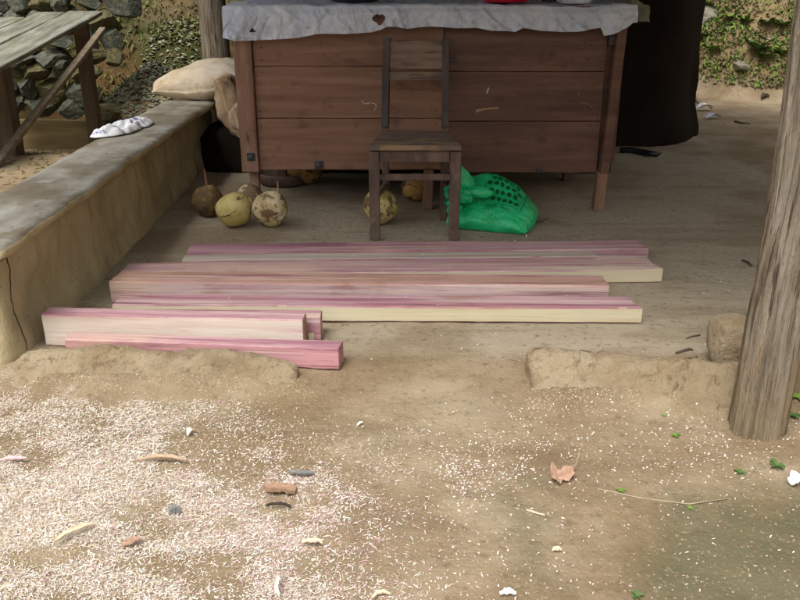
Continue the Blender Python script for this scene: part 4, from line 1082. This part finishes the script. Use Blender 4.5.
chip(380, 590, .04, .012, .3, M['shave_cream'], 'wood_shaving', 'cream flake at the bottom edge near the centre', 'shaving', .004, 10, lift=.008)
chip(508, 589, .036, .018, 0, M['paper'], 'wood_shaving', 'bright white flake alone at the bottom right of centre', 'shaving', .003, 11, lift=.006)
chip(312, 539, .05, .014, .0, M['shave_cream'], 'wood_shaving', 'pale straight shaving below the dark curved leaf', 'shaving', .005, 12, lift=.012)
chip(360, 419, .026, .008, .9, M['shave_white'], 'wood_shaving', 'single slanting white shaving on bare earth between the sills', 'shaving', .003, 13, lift=.004)
chip(174, 505, .028, .022, .3, M['leaf_grey'], 'pebble', 'small grey flat pebble among the left shavings', 'pebble', .004, 14, .006, lift=.012, taper=.3)
chip(797, 477, .05, .036, .4, M['paper'], 'paper_scrap', 'white scrap at the right edge below the post', 'scrap', .010, 15, lift=.01, taper=.3)
chip(13, 457, .07, .014, .1, M['shave_pink'], 'wood_shaving', 'deep pink splinter at the left edge', 'shaving', .004, 16, lift=.012)
chip(557, 546, .022, .014, 0, M['shave_cream'], 'wood_shaving', 'cream flake on the mossy earth at the lower right', 'shaving', .003, 17, lift=.004)
chip(535, 508, .05, .004, -.5, M['shave_cream'], 'wood_shaving', 'thin pale splinter slanting on the bare earth right of centre', 'shaving', .002, 18, lift=.003)
# dry curled leaf right of centre
V, F = gbox(16, 12, 1, lambda u, v, w: Vector((.033*u*(1-.25*v*v), .022*v*(1-.5*u*abs(u))*(1+.3*nz((u*4,0,0),1,2)), .014*abs(u)**2*(1+.4*v)+.012*abs(v)+.0008*w+.014*nz((u*2.2, v*1.6, 0), 1, 3)+.004*nz((u*6, v*5, 0), 1, 3))))
o = link('dry_leaf', V, F, M['leafdry'], smooth=True); p = G(562, 473); o.location = (p.x, p.y, gh(p.x, p.y)+.006); o.rotation_euler = (.35, 0, .2)
tag(o, 'curled pinkish tan dry leaf on bare earth right of centre', 'leaf')
V, F = tube([(.02,.01,.004),(.05,.03,.006),(.075,.07,.004)], .0015, 5); link('stalk', V, F, M['twig_pale'], o)
def twig(pts, r, m, label, name='twig', zoff=.004):
    P3 = []
    for a, b in pts:
        q = G(a, b); q.z = gh(q.x, q.y)+zoff; P3.append(q)
    V, F = tube(P3, [r]*(len(P3)-1)+[r*.5], 6, 3, .3)
    return tag(link(name, V, F, m, smooth=True), label, 'twig')
twig([(676,354),(684,352),(690,350),(693,351)], .005, M['twig'], 'dark short twig behind the right mud sill')
twig([(700,336),(692,337),(686,339)], .003, M['twig'], 'thin dark twig on the floor left of the mud lump')
twig([(742,261),(748,263),(752,267)], .006, M['twig'], 'small dark twig on the floor just left of the post')
twig([(533,222),(541,223),(549,218)], .002, M['twig'], 'hair thin dark twig on the floor right of the green sack')
twig([(620,153),(632,153),(643,155),(650,156.5),(656,157),(660,156)], .022, M['pan'], 'thick black pipe end on the floor right of the chest', 'black_pipe', .02)
sb_ = G(701, 107); V, F = tube([sb_+Vector((0,0,.01)), P(694, 96, sb_.y+.05), P(686, 84, sb_.y+.1)], [.022,.02,.014], 8, 3, .3)
tag(link('stick', V, F, M['twig_pale'], smooth=True), 'pale brown stick leaning at the foot of the house corner', 'stick')
twig([(735,122),(742,124),(750,124)], .012, M['twig'], 'dark twig on the lit path beyond the porch')
twig([(598,484),(640,492),(690,496),(740,489)], .0018, M['twig_pale'], 'long thin pale root fibre curving over the mossy earth', zoff=.002)
chip(704, 111, .14, .10, .1, M['paper'], 'paper_scrap', 'white wrapper on the path by the house corner', 'scrap', .03, 19, lift=.02, taper=.3)
chip(712, 119, .14, .08, .5, M['plastic'], 'paper_scrap', 'greyish torn wrapper in front of the white one on the path', 'scrap', .02, 20, lift=.015, taper=.3)
chip(764, 102, .07, .05, .3, M['leaf_dark'], 'dark_stone', 'dark clod on the path in front of the right bank', 'clod', .02, 21, .012, lift=.015, taper=.3)

# ------------------------------------------------------------------ checked cloth hanging at the post
def clothfn(u, v, w):
    t = (w+1)/2; x0 = .985 - .052*t; x = x0 + .085*(u+1)/2*(.3+.7*t)
    return Vector((x, 2.085+.006*v+.008*math.sin(u*5+t*3), 1.08+.4*t))
V, F = gbox(24, 1, 24, clothfn)
tag(link('hanging_cloth', V, F, M['check'], smooth=True), 'blue and white checked cloth hanging against the right post at the top corner', 'cloth')
